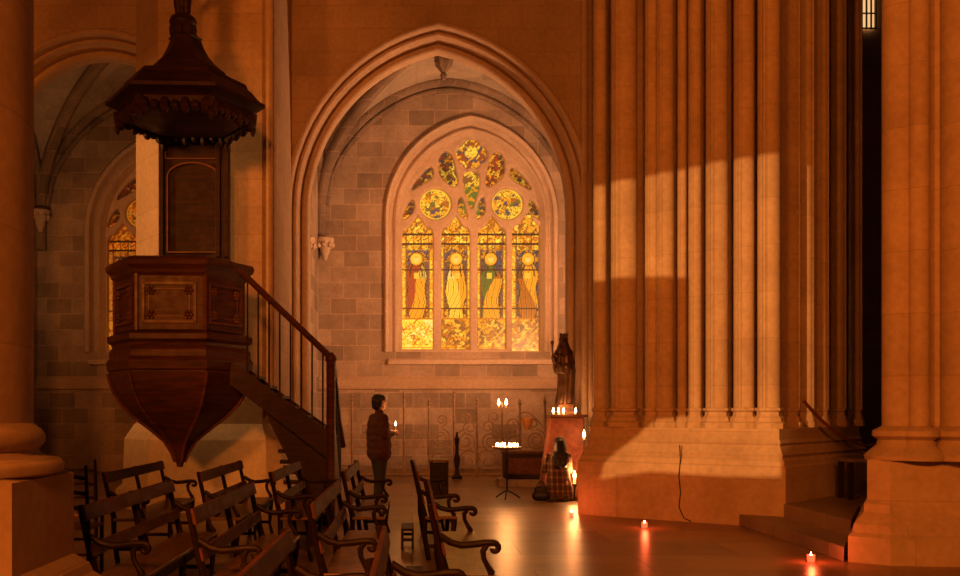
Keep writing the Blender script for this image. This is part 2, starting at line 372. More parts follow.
# ribbed vaults
def pf(t): t = min(1, abs(t)); return (1 - t ** 1.75) ** 0.56
def vault(k, cx, hx, cy, hy, zs, rise):
    m = MB(); N = 44; rows = []
    for j in range(N + 1):
        y = -hy + 2 * hy * j / N
        rows.append([(cx - hx + 2 * hx * i / N, cy + y, zs + rise * max(pf((-1 + 2 * i / N)), pf(y / hy)) ) for i in range(N + 1)])
    m.loft(rows)
    struct(m.obj('ceiling' if k == 0 else 'ceiling.00%d' % k, M['vault'], smooth=30))
    def rib(pts, r, nm):
        mm = MB(); mm.tube(pts, r, 10); return struct(mm.obj(nm, M['rib'], smooth=60))
    for a, (sx, sy) in enumerate(((-1, -1), (1, -1), (1, 1), (-1, 1))):
        pts = [(cx + sx * hx * (1 - t) * .985, cy + sy * hy * (1 - t) * .985, zs + rise * pf(1 - t) - .06) for t in [i / 22 for i in range(23)]]
        rib([(pts[0][0], pts[0][1], zs - 1.2)] + pts, 0.15, 'trim_%d' % (10 + k * 10 + a))
    pts = [(cx + hx * u * .985, cy + hy - .08, zs + rise * pf(u) - .05) for u in [-1 + i / 20 for i in range(41)]]
    rib(pts, 0.13, 'trim_%d' % (14 + k * 10))
    pts = [(cx + hx * u * .94, cy + hy - .05, zs + rise * .955 * pf(u) - .12) for u in [-1 + i / 20 for i in range(41)]]
    rib(pts, 0.07, 'trim_%d' % (16 + k * 10))
    pts = [(cx - hx + .06, cy + hy * u * .985, zs + rise * pf(u) - .05) for u in [-1 + i / 20 for i in range(41)]]
    rib(pts, 0.10, 'trim_%d' % (15 + k * 10))
vz = gz(200, YR); vr = gz(83, YR) - vz + .06
vault(0, gx(448, YR), 3.3, (YA1 + YR) / 2, (YR - YA1) / 2, vz, vr)
vault(1, -6.2, 3.3, (YA1 + YR) / 2, (YR - YA1) / 2, vz - .1, vr)
# corbels under the ribs at the chapel corners
for k, (x, y, z) in enumerate(((-2.2, YR - .2, gz(240, YR)), (-9.4, YR - .2, gz(212, YR)), (-2.2, 20.3, gz(238, 20.3)))):
    m = MB(); m.lathe((x, y, z), [(.05, -.55), (.09, -.42), (.13, -.34), (.12, -.3), (.2, -.12), (.24, -.06), (.24, 0), (.2, .03), (.12, .05)], 8, ph=PI / 8)
    for a in range(8): m.ellipsoid((x + .19 * math.cos(a * PI / 4), y + .19 * math.sin(a * PI / 4), z - .17), (.06, .06, .08), 8, 5)
    struct(m.obj('trim_%d' % (40 + k), M['tracery'], smooth=50))
# hanging keystone
bx, by = .70, (YA1 + YR) / 2
bo = thing('hanging_keystone', 'carved grey stone keystone hanging from the top of the chapel vault', 'keystone', (bx, by, gz(80, by)))
m = MB(); m.lathe((0, 0, 0), [(.02, 0), (.05, .03), (.07, .10), (.05, .16), (.10, .22), (.16, .30), (.19, .42), (.17, .52), (.26, .60), (.31, .70), (.30, .85), (.2, 1.0), (.16, 1.3)], 12, fold=lambda a, z: 1 + .12 * math.cos(6 * a))
m.obj('pendant', M['rib'], bo)
m = MB()
for a in range(6): m.ellipsoid((.25 * math.cos(a * PI / 3), .25 * math.sin(a * PI / 3), .62), (.09, .09, .13), 8, 6)
m.obj('leaf_carving', M['rib'], bo)

# ------------------------------------------------------------------ stained glass windows
rnd = random.Random(3)
def cell(x, y, s, seed=0):
    i = math.floor(x / s); j = math.floor(y / s); best = (9e9, 0, 0); sec = 9e9
    for a in (-1, 0, 1):
        for b in (-1, 0, 1):
            h = random.Random((i + a) * 7349 + (j + b) * 9151 + seed * 31); cxx = (i + a + h.random()) * s; cyy = (j + b + h.random()) * s
            d = math.hypot(x - cxx, y - cyy); q = h.random()
            if d < best[0]: sec = best[0]; best = (d, q, h.random())
            elif d < sec: sec = d
    return best[1], best[2], sec - best[0]
GOLD = (.95, .33, .015); YEL = (1.0, .54, .04); AMB = (.50, .13, .008); DK = (.045, .018, .008); BLU = (.075, .060, .072); RED = (.40, .05, .012); GRN = (.13, .14, .02); CRM = (1.0, .62, .13); BRN = (.22, .075, .015)
def pick(q, table):
    for p, c in table:
        if q < p: return c
        q -= p
    return table[-1][1]
def paint(x, y):
    def mul(c, k): return (c[0] * k, c[1] * k, c[2] * k)
    wx = x + 1.6 * math.sin(y * .55) + 1.1 * math.sin(y * 1.3 + x * .4); wy = y + 1.6 * math.sin(x * .6 + 1) + 1.0 * math.sin(x * 1.4 + y * .3)
    q, q2, e = cell(wx, wy, 3.6, 1)
    lead = e < 0.5
    if y > 233:
        i = min(range(4), key=lambda k: abs(x - (417.5, 455.5, 491.5, 527.5)[k])); c = (417.5, 455.5, 491.5, 527.5)[i]
        u = (x - c) / 15.0
        if abs(y - 244) < .8 or abs(y - 270) < .8 or abs(y - 308.5) < .8 or abs(y - 234.5) < 1.0: return DK
        if y > 318:
            if abs(y - 319) < .8 or abs(y - 347.5) < .5: return AMB
            t = [(.62, YEL), (.23, CRM), (.1, GOLD), (.05, AMB)] if i == 0 else [(.42, GOLD), (.18, YEL), (.22, AMB), (.18, BRN)]
            if lead and 322 < y < 345: return mul(BRN, 1.2) if i else AMB
            return mul(pick(q, t), .95 + .3 * q2 if i == 0 else .75 + .25 * q2)
        if y < 250:
            if abs(((x - c) % 7.5) - 3.7) < .5: return BRN
            if lead: return BRN
            return mul(pick(q, [(.45, GOLD), (.3, YEL), (.25, AMB)]), 1.25 if y < 244 else .85)
        if abs(u) > .80: return mul(pick(q, [(.7, YEL), (.3, GOLD)]), .95) if not lead else AMB
        if abs(u) > .70: return BRN
        hx = x - c + (1.2, -.6, .8, -.5)[i]; hy = y - 259.0
        r = math.hypot(hx, hy)
        if math.hypot(hx * 1.15, hy - .5) < 2.9: return mul(CRM, .8) if not (hy < -1.2) else AMB
        if r < 5.2: return mul(YEL, .85) if i < 2 else mul(GOLD, 1.1)
        if r < 6.3: return mul(GOLD, .8)
        if r < 7.0: return DK
        if y > 262.5:
            tt = (y - 262.5) / 47.0; wdt = 4.5 + 5.6 * min(1, tt * 3.2) - 3.0 * max(0, tt - .3) + math.sin(tt * 9 + i * 2) * 1.3
            sw = hx + 2.2 * math.sin(tt * 5.5 + i * 1.9)
            if abs(hx) < wdt:
                fold = math.sin(sw * 1.25 + (tt * 5 if i % 2 else -tt * 4) + 2.2 * math.sin(tt * 6 + i))
                a, b, d = ((RED, GOLD, YEL), (GOLD, YEL, CRM), (GRN, GOLD, AMB), (GOLD, AMB, BRN))[i]
                side = sw * (1 if i in (0, 2) else -1) + (tt - .5) * 14
                col = a if side < 0 else b
                if tt < .34 and side > 0: col = d if i else (.6, .36, .05)
                if tt < .30 and abs(abs(hx) - wdt * .62) < .6: return DK
                if .22 < tt < .34 and abs(hx - 1.5 * math.sin(i * 2.0)) < 2.6: return mul(YEL, .8)
                if fold > .9: return DK
                if fold > .35: return mul(col, 1.2)
                return mul(col, .8)
            if wdt <= abs(hx) < wdt + .9: return DK
        if i == 0 and 6.6 < x - c < 8.0 and y > 262: return BRN
        if lead: return DK
        if y < 262 and q > .45: return mul(GOLD, .7)
        if y > 302: return mul(pick(q, [(.5, GOLD), (.5, BRN)]), .9)
        return mul(pick(q, [(.5, BLU), (.3, (.12, .06, .035)), (.2, (.16, .10, .03))]), 1.2)
    if y > 215 and not math.hypot(x - 435, y - 204.5) < 16 and not math.hypot(x - 507, y - 204.5) < 16:
        if lead: return BRN
        return mul(pick(q, [(.55, GOLD), (.2, YEL), (.25, AMB)]), 1.0)
    for (a, b) in ((435, 204.5), (507, 204.5)):
        r = math.hypot(x - a, y - b)
        if r < 16:
            if r > 14: return mul(YEL, .8)
            if lead: return BRN
            q, q2, e = cell(x, y, 4.4, 5)
            return mul(pick(q, [(.38, YEL), (.3, GOLD), (.12, BLU), (.08, GRN), (.12, AMB)]), .95)
    r = math.hypot(x - 471, y - 155)
    if r < 15:
        if lead: return BRN
        if math.hypot(x - 471, y - 152) < 6.5: return mul(YEL, 1.0)
        return mul(pick(q, [(.4, YEL), (.25, GOLD), (.15, BLU), (.2, RED)]), .85)
    if abs(x - 471) < 9 and y > 166:
        if y > 187: return mul(GRN, .9) if q < .6 else mul(GOLD, .7)
        return mul(YEL, .85) if q < .5 and not lead else BRN
    if lead: return DK
    s = pick(q, [(.38, GOLD), (.12, YEL), (.2, BRN), (.13, RED), (.17, BLU)])
    if 487 < x < 500 and 150 < y < 186 and q > .45: s = RED
    return mul(s, .8 if 452 < x < 500 else .5)
def make_glass(d, k):
    sc = YR / F; nx, nz_ = 210, 300
    X0, X1, Y0, Y1 = 396.5, 546.5, 133.0, 352.0
    vs = []; fs = []; vc = []
    for j in range(nz_ + 1):
        for i in range(nx + 1):
            vc.append(paint(X0 + (X1 - X0) * i / nx, Y0 + (Y1 - Y0) * j / nz_)); vs.append((gx(X0 + (X1 - X0) * i / nx, YR + .55) - w1['cx'], 0, gz(Y0 + (Y1 - Y0) * j / nz_, YR + .55) - w1['zb']))
    for j in range(nz_):
        for i in range(nx):
            a = j * (nx + 1) + i; fs.append((a, a + 1, a + nx + 2, a + nx + 1)[::-1])
    me = bpy.data.meshes.new('stained_glass'); me.from_pydata(vs, [], fs); me.update()
    at = me.color_attributes.new('stain', 'FLOAT_COLOR', 'POINT'); buf = []
    for c in vc: buf += [c[0], c[1], c[2], 1.0]
    at.data.foreach_set('color', buf)
    return me
glass_me = make_glass(w1, 0)
YT = YR + .5
def Q(pts):
    pts = [(gx(x, YT), gz(y, YT)) for x, y in pts]; n = len(pts)      # opened up so that the rounded bars keep the measured width
    ar = sum(pts[i][0] * pts[(i + 1) % n][1] - pts[(i + 1) % n][0] * pts[i][1] for i in range(n))
    if ar < 0: pts = pts[::-1]
    out = []
    for i in range(n):
        a = Vector(pts[i - 1]); b = Vector(pts[i]); c = Vector(pts[(i + 1) % n]); e1 = (b - a).normalized(); e2 = (c - b).normalized()
        k = Vector((e1.y, -e1.x)) + Vector((e2.y, -e2.x)); k = k / max(.9, 1 + e1.dot(e2)); out.append((b.x + k.x * .058, b.y + k.y * .058))
    return out
def smoothpoly(pts, it=2):
    for _ in range(it):
        o = []
        for i in range(len(pts)):
            a = pts[i]; b = pts[(i + 1) % len(pts)]
            o += [(a[0] * .75 + b[0] * .25, a[1] * .75 + b[1] * .25), (a[0] * .25 + b[0] * .75, a[1] * .25 + b[1] * .75)]
        pts = o
    return pts
def circ(cx, cy, r, n=32, f=None): return [(cx + r * (f(a) if f else 1) * math.cos(a), cy + r * (f(a) if f else 1) * math.sin(a)) for a in [2 * PI * i / n for i in range(n)]]
def tracery_holes():
    H = []
    for c in (417.5, 455.5, 491.5, 527.5):
        k_ = 1.0 if c < 420 else .92
        h = [(c - 15, 349), (c - 15, 236), (c - 14.5, 232), (c - 12, 228.5), (c - 8.5, 228), (c - 6.5, 225), (c - 2.5, 219.5), (c, 214.5), (c + 2.5, 219.5), (c + 6.5, 225), (c + 8.5, 228), (c + 12, 228.5), (c + 14.5, 232), (c + 15, 236), (c + 15, 349)]
        h = [(c + (x_ - c) * k_, y_) for x_, y_ in h]
        H.append(h)
    for s in (-1, 1):
        f = lambda x: 471.3 + s * x
        H.append([(p[0], p[1]) for p in circ(f(36), 204.5, 15.2)])
        def C(pts): return smoothpoly([(f(471.3 - (395 + a / 5.24)), 130 + b / 5.24) for a, b in pts], 2)
        H.append(C([(268, 112), (300, 140), (312, 200), (330, 285), (305, 305), (232, 248), (226, 180), (240, 130)]))
        H.append(C([(190, 190), (200, 235), (188, 262), (120, 300), (84, 322), (100, 282), (150, 225)]))
        H.append(C([(94, 362), (104, 415), (70, 458), (38, 474), (45, 440), (66, 392)]))
        H.append(C([(336, 350), (352, 362), (372, 425), (376, 476), (354, 458), (332, 438), (330, 400)]))
    q = lambda a: 0.80 + .20 * abs(math.cos(2 * a)) ** .6
    H.append(circ(471.3, 155, 15.2, 40, q))
    H.append(smoothpoly([(463, 176), (467, 171.5), (475.6, 171.5), (479.6, 176), (478.5, 190), (474.3, 202), (471.3, 211), (468.3, 202), (464.1, 190)], 2))
    return [Q(h) for h in H]
def make_window(n, d, gmat):
    root = thing('window_%d' % n, None, None, (d['cx'], YR + .5, d['zb'])); struct(root)
    tr = plate('tracery', arch(w1['cx'], w1['w'], w1['zs'], w1['rise'], w1['zb'] - .03, -.13), tracery_holes(), YR + .38, YR + .60, M['tracery'], None, bevel=.05, res=2)
    for v in tr.data.vertices: v.co = (v.co.x - w1['cx'], v.co.y - (YR + .5), v.co.z - w1['zb'])
    tr.parent = root
    g = bpy.data.objects.new('stained_glass', glass_me); COL.objects.link(g); g.parent = root; g.location = (0, .05, 0)
    if not glass_me.materials: glass_me.materials.append(gmat)
    g.material_slots[0].link = 'OBJECT'; g.material_slots[0].material = gmat
    return root, tr
win1, tr1 = make_window(1, w1, M['glass_1'])
win2 = dup(win1); win2.name = 'window_2'; win2.location = (w2['cx'], YR + .5, w2['zb']); win2.scale = (1, 1, 1 - .35 / 5.8)
for ch in [c for c in COL.objects if c.parent == win2]:
    if ch.name.startswith('stained'): ch.material_slots[0].link = 'OBJECT'; ch.material_slots[0].material = M['glass_2']

# ------------------------------------------------------------------ great compound pier on the right of the arch
A = Vector((2.43, 14.65)); B = Vector((4.80, 12.85)); C_ = Vector((7.05, 15.35)); D_ = Vector((4.6, 17.3))
foot = [tuple(A), tuple(B), tuple(C_), tuple(D_)]
pier = thing('crossing_pier', 'massive clustered stone pier right of the chapel arch, patch of light across its shafts', 'pier', (4.7, 15.0, 0))
z1 = 1.28
m = MB(); L_ = [(0, 0), (0, .78), (.02, .80), (.03, .86), (.07, .90), (.05, .94), (.09, 1.0), (.12, 1.06), (.10, 1.09), (.13, 1.14), (.13, z1)]
m.levels([(offset_poly(foot, o), z) for o, z in L_]); m.obj('plinth', M['pier'], pier, smooth=25, world=True)
core = offset_poly(foot, .46); dA = (B - A).normalized(); nA = Vector((-dA.y, dA.x)) * .40
core = [(core[0][0] + nA.x, core[0][1] + nA.y), (core[1][0] + nA.x, core[1][1] + nA.y), core[2], core[3]]; m = MB(); m.levels([(core, z1 - .02), (core, 14)]); m.obj('core', M['pier'], pier, smooth=0, world=True)
def shaft(root, x, y, r, z0, z1_, zt, nrm, mat, fil=True):
    mm = MB(); n = 20
    def fold(a, z): return 1 + (.16 if fil and math.cos(a - nrm) > .985 else 0)
    mm.lathe((x, y, 0), [(r, z1_ - .02), (r, zt)], n * 2, fold=fold); mm.obj('shaft', mat, root, smooth=30, world=True)
    b = MB(); h = z1_ - z0
    b.lathe((x, y, z0), [(r * 1.55, 0), (r * 1.55, h * .25), (r * 1.35, h * .33), (r * 1.3, h * .5), (r * 1.08, h * .62), (r * 1.05, h * .78), (r * 1.25, h * .86), (r * 1.22, h * .97), (r, h)], 8, ph=PI / 8 + nrm)
    b.obj('shaft_base', mat, root, smooth=30, world=True)
def shafts_on(root, P0, P1, inset, lst, z0, z1_, zt, mat, nrm):
    d = (P1 - P0).normalized(); nin = Vector((-d.y, d.x))
    for xp, wp in lst:
        Q0 = P0 + nin * inset; r = (xp - HX) / F
        s = (r * Q0.y - Q0.x) / (d.x - r * d.y); c = Q0 + d * s
        shaft(root, c.x, c.y, wp * c.y / F, z0, z1_, zt, nrm, mat)
nAB = math.atan2(-(B - A).x, (B - A).y) + PI
nAB = math.atan2(-(B - A).normalized().x, (B - A).normalized().y)
shafts_on(pier, A, B, .36, [(600, 6.5), (624, 13), (652, 7), (665, 9), (682, 4.5), (695, 6.5), (717, 11), (744, 10), (769, 11)], z1, 1.56, 14, M['pier'], nAB)
nBC = math.atan2(-(C_ - B).normalized().x, (C_ - B).normalized().y)
shafts_on(pier, B, C_, .43, [(793, 6), (806, 7), (822, 6), (838, 7), (855, 6)], z1, 1.56, 14, M['pier'], nBC)
# slender shaft running up the wall between arch and pier
for k, (xp, r) in enumerate(((584, .07), (590, .05))):
    t = MB().lathe((gx(xp, YA0), YA0 - .05, 0), [(r, 0), (r, 14)], 12); struct(t.obj('trim_%d' % (50 + k), M['mould']))
t = MB().lathe((gx(600, YA0), YA0 + .05, 0), [(.2, 0), (.2, 14)], 12); struct(t.obj('trim_52', M['mould']))

# ------------------------------------------------------------------ pier behind the pulpit
YC = 15.2
pc = thing('pulpit_pier', 'broad plain stone pier standing behind the wooden pulpit', 'pier', (-3.1, 16.5, 0))
pp = [(gx(136, 16.0), 16.0), (gx(158, YC), YC), (gx(262, YC), YC), (gx(271, YC + .15), YC + .15), (gx(271, YC + .15), YA0 - .005), (gx(136, 16.0), YA0 - .005)]
m = MB(); m.levels([(pp, gz(426, YC)), (pp, 14)]); m.obj('shaft', M['nave'], pc, smooth=0, world=True)
m = MB()
def opc(d): return [(x, min(y, YA0 - .004)) for x, y in offset_poly(pp, d)]
q = opc(-.30)
m.levels([(q, 0), (q, .28), (opc(-.2), .36), (opc(-.17), gz(440, YC)), (opc(-.10), gz(432, YC)), (opc(-.02), gz(424, YC))])
m.obj('plinth', M['white_stone'], pc, smooth=0, world=True)
m = MB(); m.lathe((gx(268, YC), YC + .08, 0), [(.06, 1.4), (.06, 14)], 12); m.lathe((gx(273.5, YC + .3), YC + .3, 0), [(.04, 1.4), (.04, 14)], 12)
m.obj('corner_shaft', M['mould'], pc, world=True)

# ------------------------------------------------------------------ near pier at the left edge
lp = thing('nave_pier', 'huge smooth stone pier filling the left edge, on a moulded octagonal base', 'pier', (-3.09, 5.43, 0))
Ccx, Ccy, Rr = -3.09, 5.43, 0.97
m = MB(); m.lathe((Ccx, Ccy, 0), [(Rr, 1.2), (Rr, 12)], 64); m.obj('shaft', M['pier'], lp, world=True)
def ocp(r): return [(Ccx + r * math.cos(PI / 8 + k * PI / 4), Ccy + r * math.sin(PI / 8 + k * PI / 4)) for k in range(8)]
m = MB(); m.lathe((Ccx, Ccy, 0), [(1.10, 1.155), (1.135, 1.17), (1.14, 1.205), (1.115, 1.235), (1.05, 1.25), (1.01, 1.265), (.995, 1.29), (1.015, 1.305), (1.035, 1.335), (1.035, 1.37), (1.015, 1.40), (.99, 1.42), (Rr - .02, 1.46)], 64)
m.obj('base_moulding', M['pier'], lp, world=True, smooth=50)
m = MB(); m.levels([(ocp(1.52), 0), (ocp(1.52), .26), (ocp(1.46), .30), (ocp(1.44), .36), (ocp(1.38), .44), (ocp(1.36), .52), (ocp(1.30), .56), (ocp(1.28), .61), (ocp(1.19), .67), (ocp(1.19), 1.145), (ocp(1.12), 1.165)])
m.obj('plinth', M['pier'], lp, world=True, smooth=20)

# ------------------------------------------------------------------ near pier at the right edge
rp = thing('choir_pier', 'clustered stone pier at the right edge beside the stone steps', 'pier', (6.2, 10.9, 0))
ft = [(4.36, 10.0), (4.66, 9.74), (7.8, 9.3), (7.8, 12.6), (5.7, 12.7)]
m = MB(); m.levels([(ft, 0), (ft, .26), (offset_poly(ft, .04), .30), (offset_poly(ft, .05), .38), (offset_poly(ft, .14), .50), (offset_poly(ft, .14), .58), (offset_poly(ft, .17), .62), (offset_poly(ft, .17), 1.02), (offset_poly(ft, .26), 1.06)])
m.obj('plinth', M['pier'], rp, world=True, smooth=20)
cr = offset_poly(ft, .55); m = MB(); m.levels([(cr, 1.0), (cr, 13)]); m.obj('core', M['pier'], rp, world=True, smooth=0)
for xp, Y, r in ((899, 10.12, .16), (919, 9.95, .10), (968, 9.95, .26), (999, 9.95, .12), (936, 10.12, .12)):
    x = gx(xp, Y); mm = MB(); mm.lathe((x, Y, 0), [(r, 1.3), (r, 13)], 32); mm.obj('shaft', M['pier'], rp, world=True)
    b = MB(); b.lathe((x, Y, 0), [(r + .16, 1.02), (r + .17, 1.06), (r + .11, 1.12), (r + .05, 1.17), (r + .04, 1.22), (r + .09, 1.26), (r + .09, 1.31), (r, 1.36)], 24); b.obj('shaft_base', M['pier'], rp, world=True, smooth=50)

# steps up to the right
st = thing('stone_steps', 'two low stone steps with worn pale edges between the two right piers', 'steps', (6.5, 12.2, 0))
sp1 = [(4.32, 10.0), (5.69, 12.73), (7.8, 12.73), (12, 12.73), (12, 16.5), (8.1, 16.5), (7.06, 15.37), (4.81, 12.84), (4.32, 13.2)]
sp2 = [(4.78, 10.90), (5.69, 12.735), (7.8, 12.735), (12, 12.735), (12, 16.5), (8.1, 16.5), (7.06, 15.38), (4.82, 12.85), (4.78, 12.85)]
MB().levels([(sp1, 0), (sp1, .15)]).obj('lower_step', M['step'], st, world=True, smooth=0)
MB().levels([(sp2, .15), (sp2, .32)]).obj('upper_step', M['step'], st, world=True, smooth=0)
# choir aisle wall with a small window, behind
struct(MB().box(6.2, 17, 23.0, 23.4, 0, 14).obj('wall_choir', M['nave'], smooth=0))
MBw = MB(); xw0, xw1 = gx(862, 22.9), gx(876, 22.9)
w3 = thing('window_3', None, None, ((xw0 + xw1) / 2, 22.85, gz(29, 22.9))); struct(w3)
pts = []; me = MB()
me.box(xw0 + .03, xw1 - .03, 22.93, 22.95, gz(28, 22.9), 12); g3 = me.obj('pane', glow('pale_leaded_glass', (1.0, .55, .22), 1.0), w3, world=True, smooth=0)
fr = MB()
for zz in range(7): fr.box(xw0, xw1, 22.90, 22.92, gz(28, 22.9) + zz * .34 - .015, gz(28, 22.9) + zz * .34 + .015)
for k in range(4): xx = xw0 + (xw1 - xw0) * k / 3; fr.box(xx - .015, xx + .015, 22.89, 22.93, gz(29, 22.9), 12)
fr.obj('window_bar', M['black_iron'], w3, world=True, smooth=0)

# ------------------------------------------------------------------ the pulpit
YP = 13.6; pcx = gx(180, YP); U = YP / F
TH = [math.radians(a) for a in (-177, -117, -57, 3, 63, 123)]
def hexa(rpx, cx=pcx, ph=0): return [(cx + rpx * U * math.cos(a + ph), YP + rpx * U * math.sin(a + ph)) for a in TH]
pul = thing('pulpit', 'carved dark oak hexagonal pulpit with tapering underside, back board and railed stair', 'pulpit', (pcx, YP, 0.79))
m = MB(); lv = [(3, 467), (4, 462), (8, 452), (15, 441), (28, 430), (45, 417), (57, 405), (65, 392), (69, 381), (70.5, 374), (69, 369), (64, 365), (64, 362)]
m.levels([(hexa(r), gz(y, YP)) for r, y in lv]); m.obj('underside', M['pulpit'], pul, world=True, smooth=25)
m = MB()
for i in range(6):
    a = TH[i]; pts = [(pcx + (r + .8) * U * math.cos(a), YP + (r + .8) * U * math.sin(a), gz(y, YP)) for r, y in lv[1:10]]
    m2 = MB(); m2.tube(pts, .022, 8); m2.obj('edge_rib', M['panel'], pul, world=True)
m = MB(); m.levels([(hexa(r), gz(y, YP)) for r, y in [(66, 376), (72, 371), (73, 363), (70, 359), (70, 353), (67, 349), (68, 346), (72, 343), (72, 338), (66, 335)]]); m.obj('lower_cornice', M['pulpit'], pul, world=True, smooth=20)
m = MB(); m.levels([(hexa(64.5), gz(334, YP)), (hexa(64.5), gz(277, YP))]); m.obj('body', M['pulpit'], pul, world=True, smooth=20)
m = MB(); m.levels([(hexa(r), gz(y, YP)) for r, y in [(65, 283), (68, 280), (69, 277), (73, 273), (74, 269), (72, 266), (66, 264.5)]]); m.obj('upper_cornice', M['pulpit'], pul, world=True, smooth=20)
hx6 = [Vector((*p, 0)) for p in hexa(64.5)]
for i in range(6):
    if i in (3, 4): continue
    a, b = hx6[i], hx6[(i + 1) % 6]; d = (b - a).normalized(); nrm = Vector((d.y, -d.x, 0)); wl_ = (b - a).length
    def at(s, z, o): p = a + d * s + nrm * o; return (p.x, p.y, z)
    zt, zb = gz(286, YP), gz(331, YP)
    f = MB(); k = .11
    for (s0, zz0, s1, zz1) in ((k, zb + .06, wl_ - k, zb + .06), (k, zt - .06, wl_ - k, zt - .06)): f.bar(at(s0, zz0, .01), at(s1, zz1, .01), .035, .035, up=nrm)
    for s0 in (k, wl_ - k): f.bar(at(s0, zb + .045, .01), at(s0, zt - .045, .01), .035, .035, up=nrm)
    for s0 in (k + .07, wl_ - k - .07): f.bar(at(s0, zb + .12, .005), at(s0, zt - .12, .005), .018, .02, up=nrm)
    for zz in (zb + .13, zt - .13): f.bar(at(k + .12, zz, .005), at(wl_ - k - .12, zz, .005), .018, .02, up=nrm)
    fo = f.obj('panel_frame', M['panel'], pul, world=True, smooth=0)
    for s0 in (k + .09, wl_ - k - .09):
        for zz in (zb + .15, zt - .15):
            r = MB()
            c = at(s0, zz, .012)
            r.ellipsoid(c, (.03, .03, .03), 8, 6)
            for q in range(6):
                v = d * (.045 * math.cos(q * PI / 3)); r.ellipsoid((c[0] + v.x, c[1] + v.y, c[2] + .045 * math.sin(q * PI / 3)), (.022, .022, .022), 6, 5)
            r.obj('rosette', M['panel'], fo, world=True)
    for s0 in (.02, wl_ - .02):
        mm = MB(); mm.bar(at(s0, gz(335, YP), .0), at(s0, gz(279, YP), .0), .05, .05, up=nrm); 
        if s0 < .1: mm.obj('corner_post', M['panel'], pul, world=True, smooth=0, bevel=.008)
# back board
bb0, bb1 = gx(160, 14.5), gx(230, 14.5)
m = MB().box(bb0, bb1, 14.45, 14.55, gz(262, 14.5), gz(118, 14.5)); m.obj('back_board', M['canopy'], pul, world=True, smooth=0, bevel=.01)
def archframe(x0, x1, z0, zs, rise, y, t):
    p = []; cx = (x0 + x1) / 2; w = (x1 - x0) / 2
    p = [(x0, y, z0), (x0, y, zs)] + [(cx - w * math.cos(PI * k / 12), y, zs + rise * math.sin(PI * k / 12)) for k in range(1, 12)] + [(x1, y, zs), (x1, y, z0), (x0, y, z0)]
    return MB().tube(p, t, 6, up=(0, 1, 0))
archframe(gx(167, 14.4), gx(218, 14.4), gz(252, 14.4), gz(176, 14.4), .2, 14.43, .02).obj('arched_panel_moulding', M['panel'], pul, world=True)
archframe(gx(165, 14.4), gx(220, 14.4), gz(158, 14.4), gz(140, 14.4), .05, 14.43, .015).obj('upper_panel_moulding', M['panel'], pul, world=True)
for xx in (bb0 + .04, bb1 - .04, bb1 - .16): 
    MB().box(xx - .035, xx + .035, 14.40, 14.46, gz(258, 14.5), gz(132, 14.5)).obj('pilaster', M['canopy'], pul, world=True, smooth=0, bevel=.008)
# canopy (sounding board)
def hex2(r): return hexa(r, gx(185.5, YP))
m = MB(); m.levels([(hex2(r), gz(y, YP)) for r, y in [(50, 125), (62, 123), (66, 121), (66, 113), (72, 109), (79, 107), (79, 103.5), (74, 101), (70, 97), (66, 92), (62, 89), (60, 84), (42, 78), (40, 74), (38, 71)]])
m.obj('sounding_board', M['canopy'], pul, world=True, smooth=20)
m = MB(); m.levels([(hex2(r), gz(y, YP)) for r, y in [(38, 72), (30, 65), (23, 57), (18, 48), (15.5, 41), (17, 39), (12, 37), (11, 34)]]); m.obj('roof', M['canopy'], pul, world=True, smooth=20)
hp = [Vector((*p, 0)) for p in hex2(67)]
m = MB()
for i in range(6):
    a, b = hp[i], hp[(i + 1) % 6]; N = 7
    for k in range(N):
        p = a.lerp(b, (k + .5) / N); L0 = gz(121, YP); dz = (.11 if k % 2 == 0 else .07)
        m.ellipsoid((p.x, p.y, L0 - .02), (.07, .07, dz), 8, 6)
    m.lathe((a.x, a.y, gz(136, YP)), [(.01, 0), (.03, .04), (.045, .09), (.02, .14), (.05, .18), (.06, .3)], 8)
m.obj('lambrequin', M['canopy'], pul, world=True)
m = MB(); cx_ = gx(183, YP)
for k in range(7):
    a = 2 * PI * k / 7; m.ellipsoid((cx_ + .12 * math.cos(a), YP + .12 * math.sin(a), gz(31, YP)), (.07, .07, .13), 8, 6)
m.lathe((cx_, YP, gz(37, YP)), [(.17, 0), (.1, .04), (.09, .08), (.17, .14), (.19, .2), (.16, .26), (.1, .3)], 12); m.obj('finial', M['canopy'], pul, world=True)
m = MB(); z0 = gz(20, YP)
m.cap((cx_ - .05, YP, z0 - .02), .045, (cx_ - .07, YP, z0 + .34), .075); m.cap((cx_ + .05, YP, z0 - .02), .045, (cx_ + .05, YP, z0 + .34), .075)
m.cap((cx_ - .05, YP - .08, z0 - .02), .035, (cx_ - .05, YP + .02, z0), .04); m.cap((cx_ + .05, YP - .08, z0 - .02), .035, (cx_ + .05, YP + .02, z0), .04)
m.cap((cx_, YP, z0 + .38), .12, (cx_, YP, z0 + .75), .14); m.cap((cx_, YP, z0 + .95), .08, (cx_, YP, z0 + 1.0), .08); m.cap((cx_, YP, z0 + .8), .04, (cx_, YP, z0 + .9), .04)
m.cap((cx_ - .14, YP, z0 + .78), .045, (cx_ - .3, YP - .05, z0 + .62), .035); m.cap((cx_ + .14, YP, z0 + .78), .045, (cx_ + .28, YP - .05, z0 + 1.0), .03)
m.v = [(v[0] - pul.location[0], v[1] - pul.location[1], v[2] - pul.location[2]) for v in m.v]
blob('crowning_figure', m, M['canopy'], pul, .02)
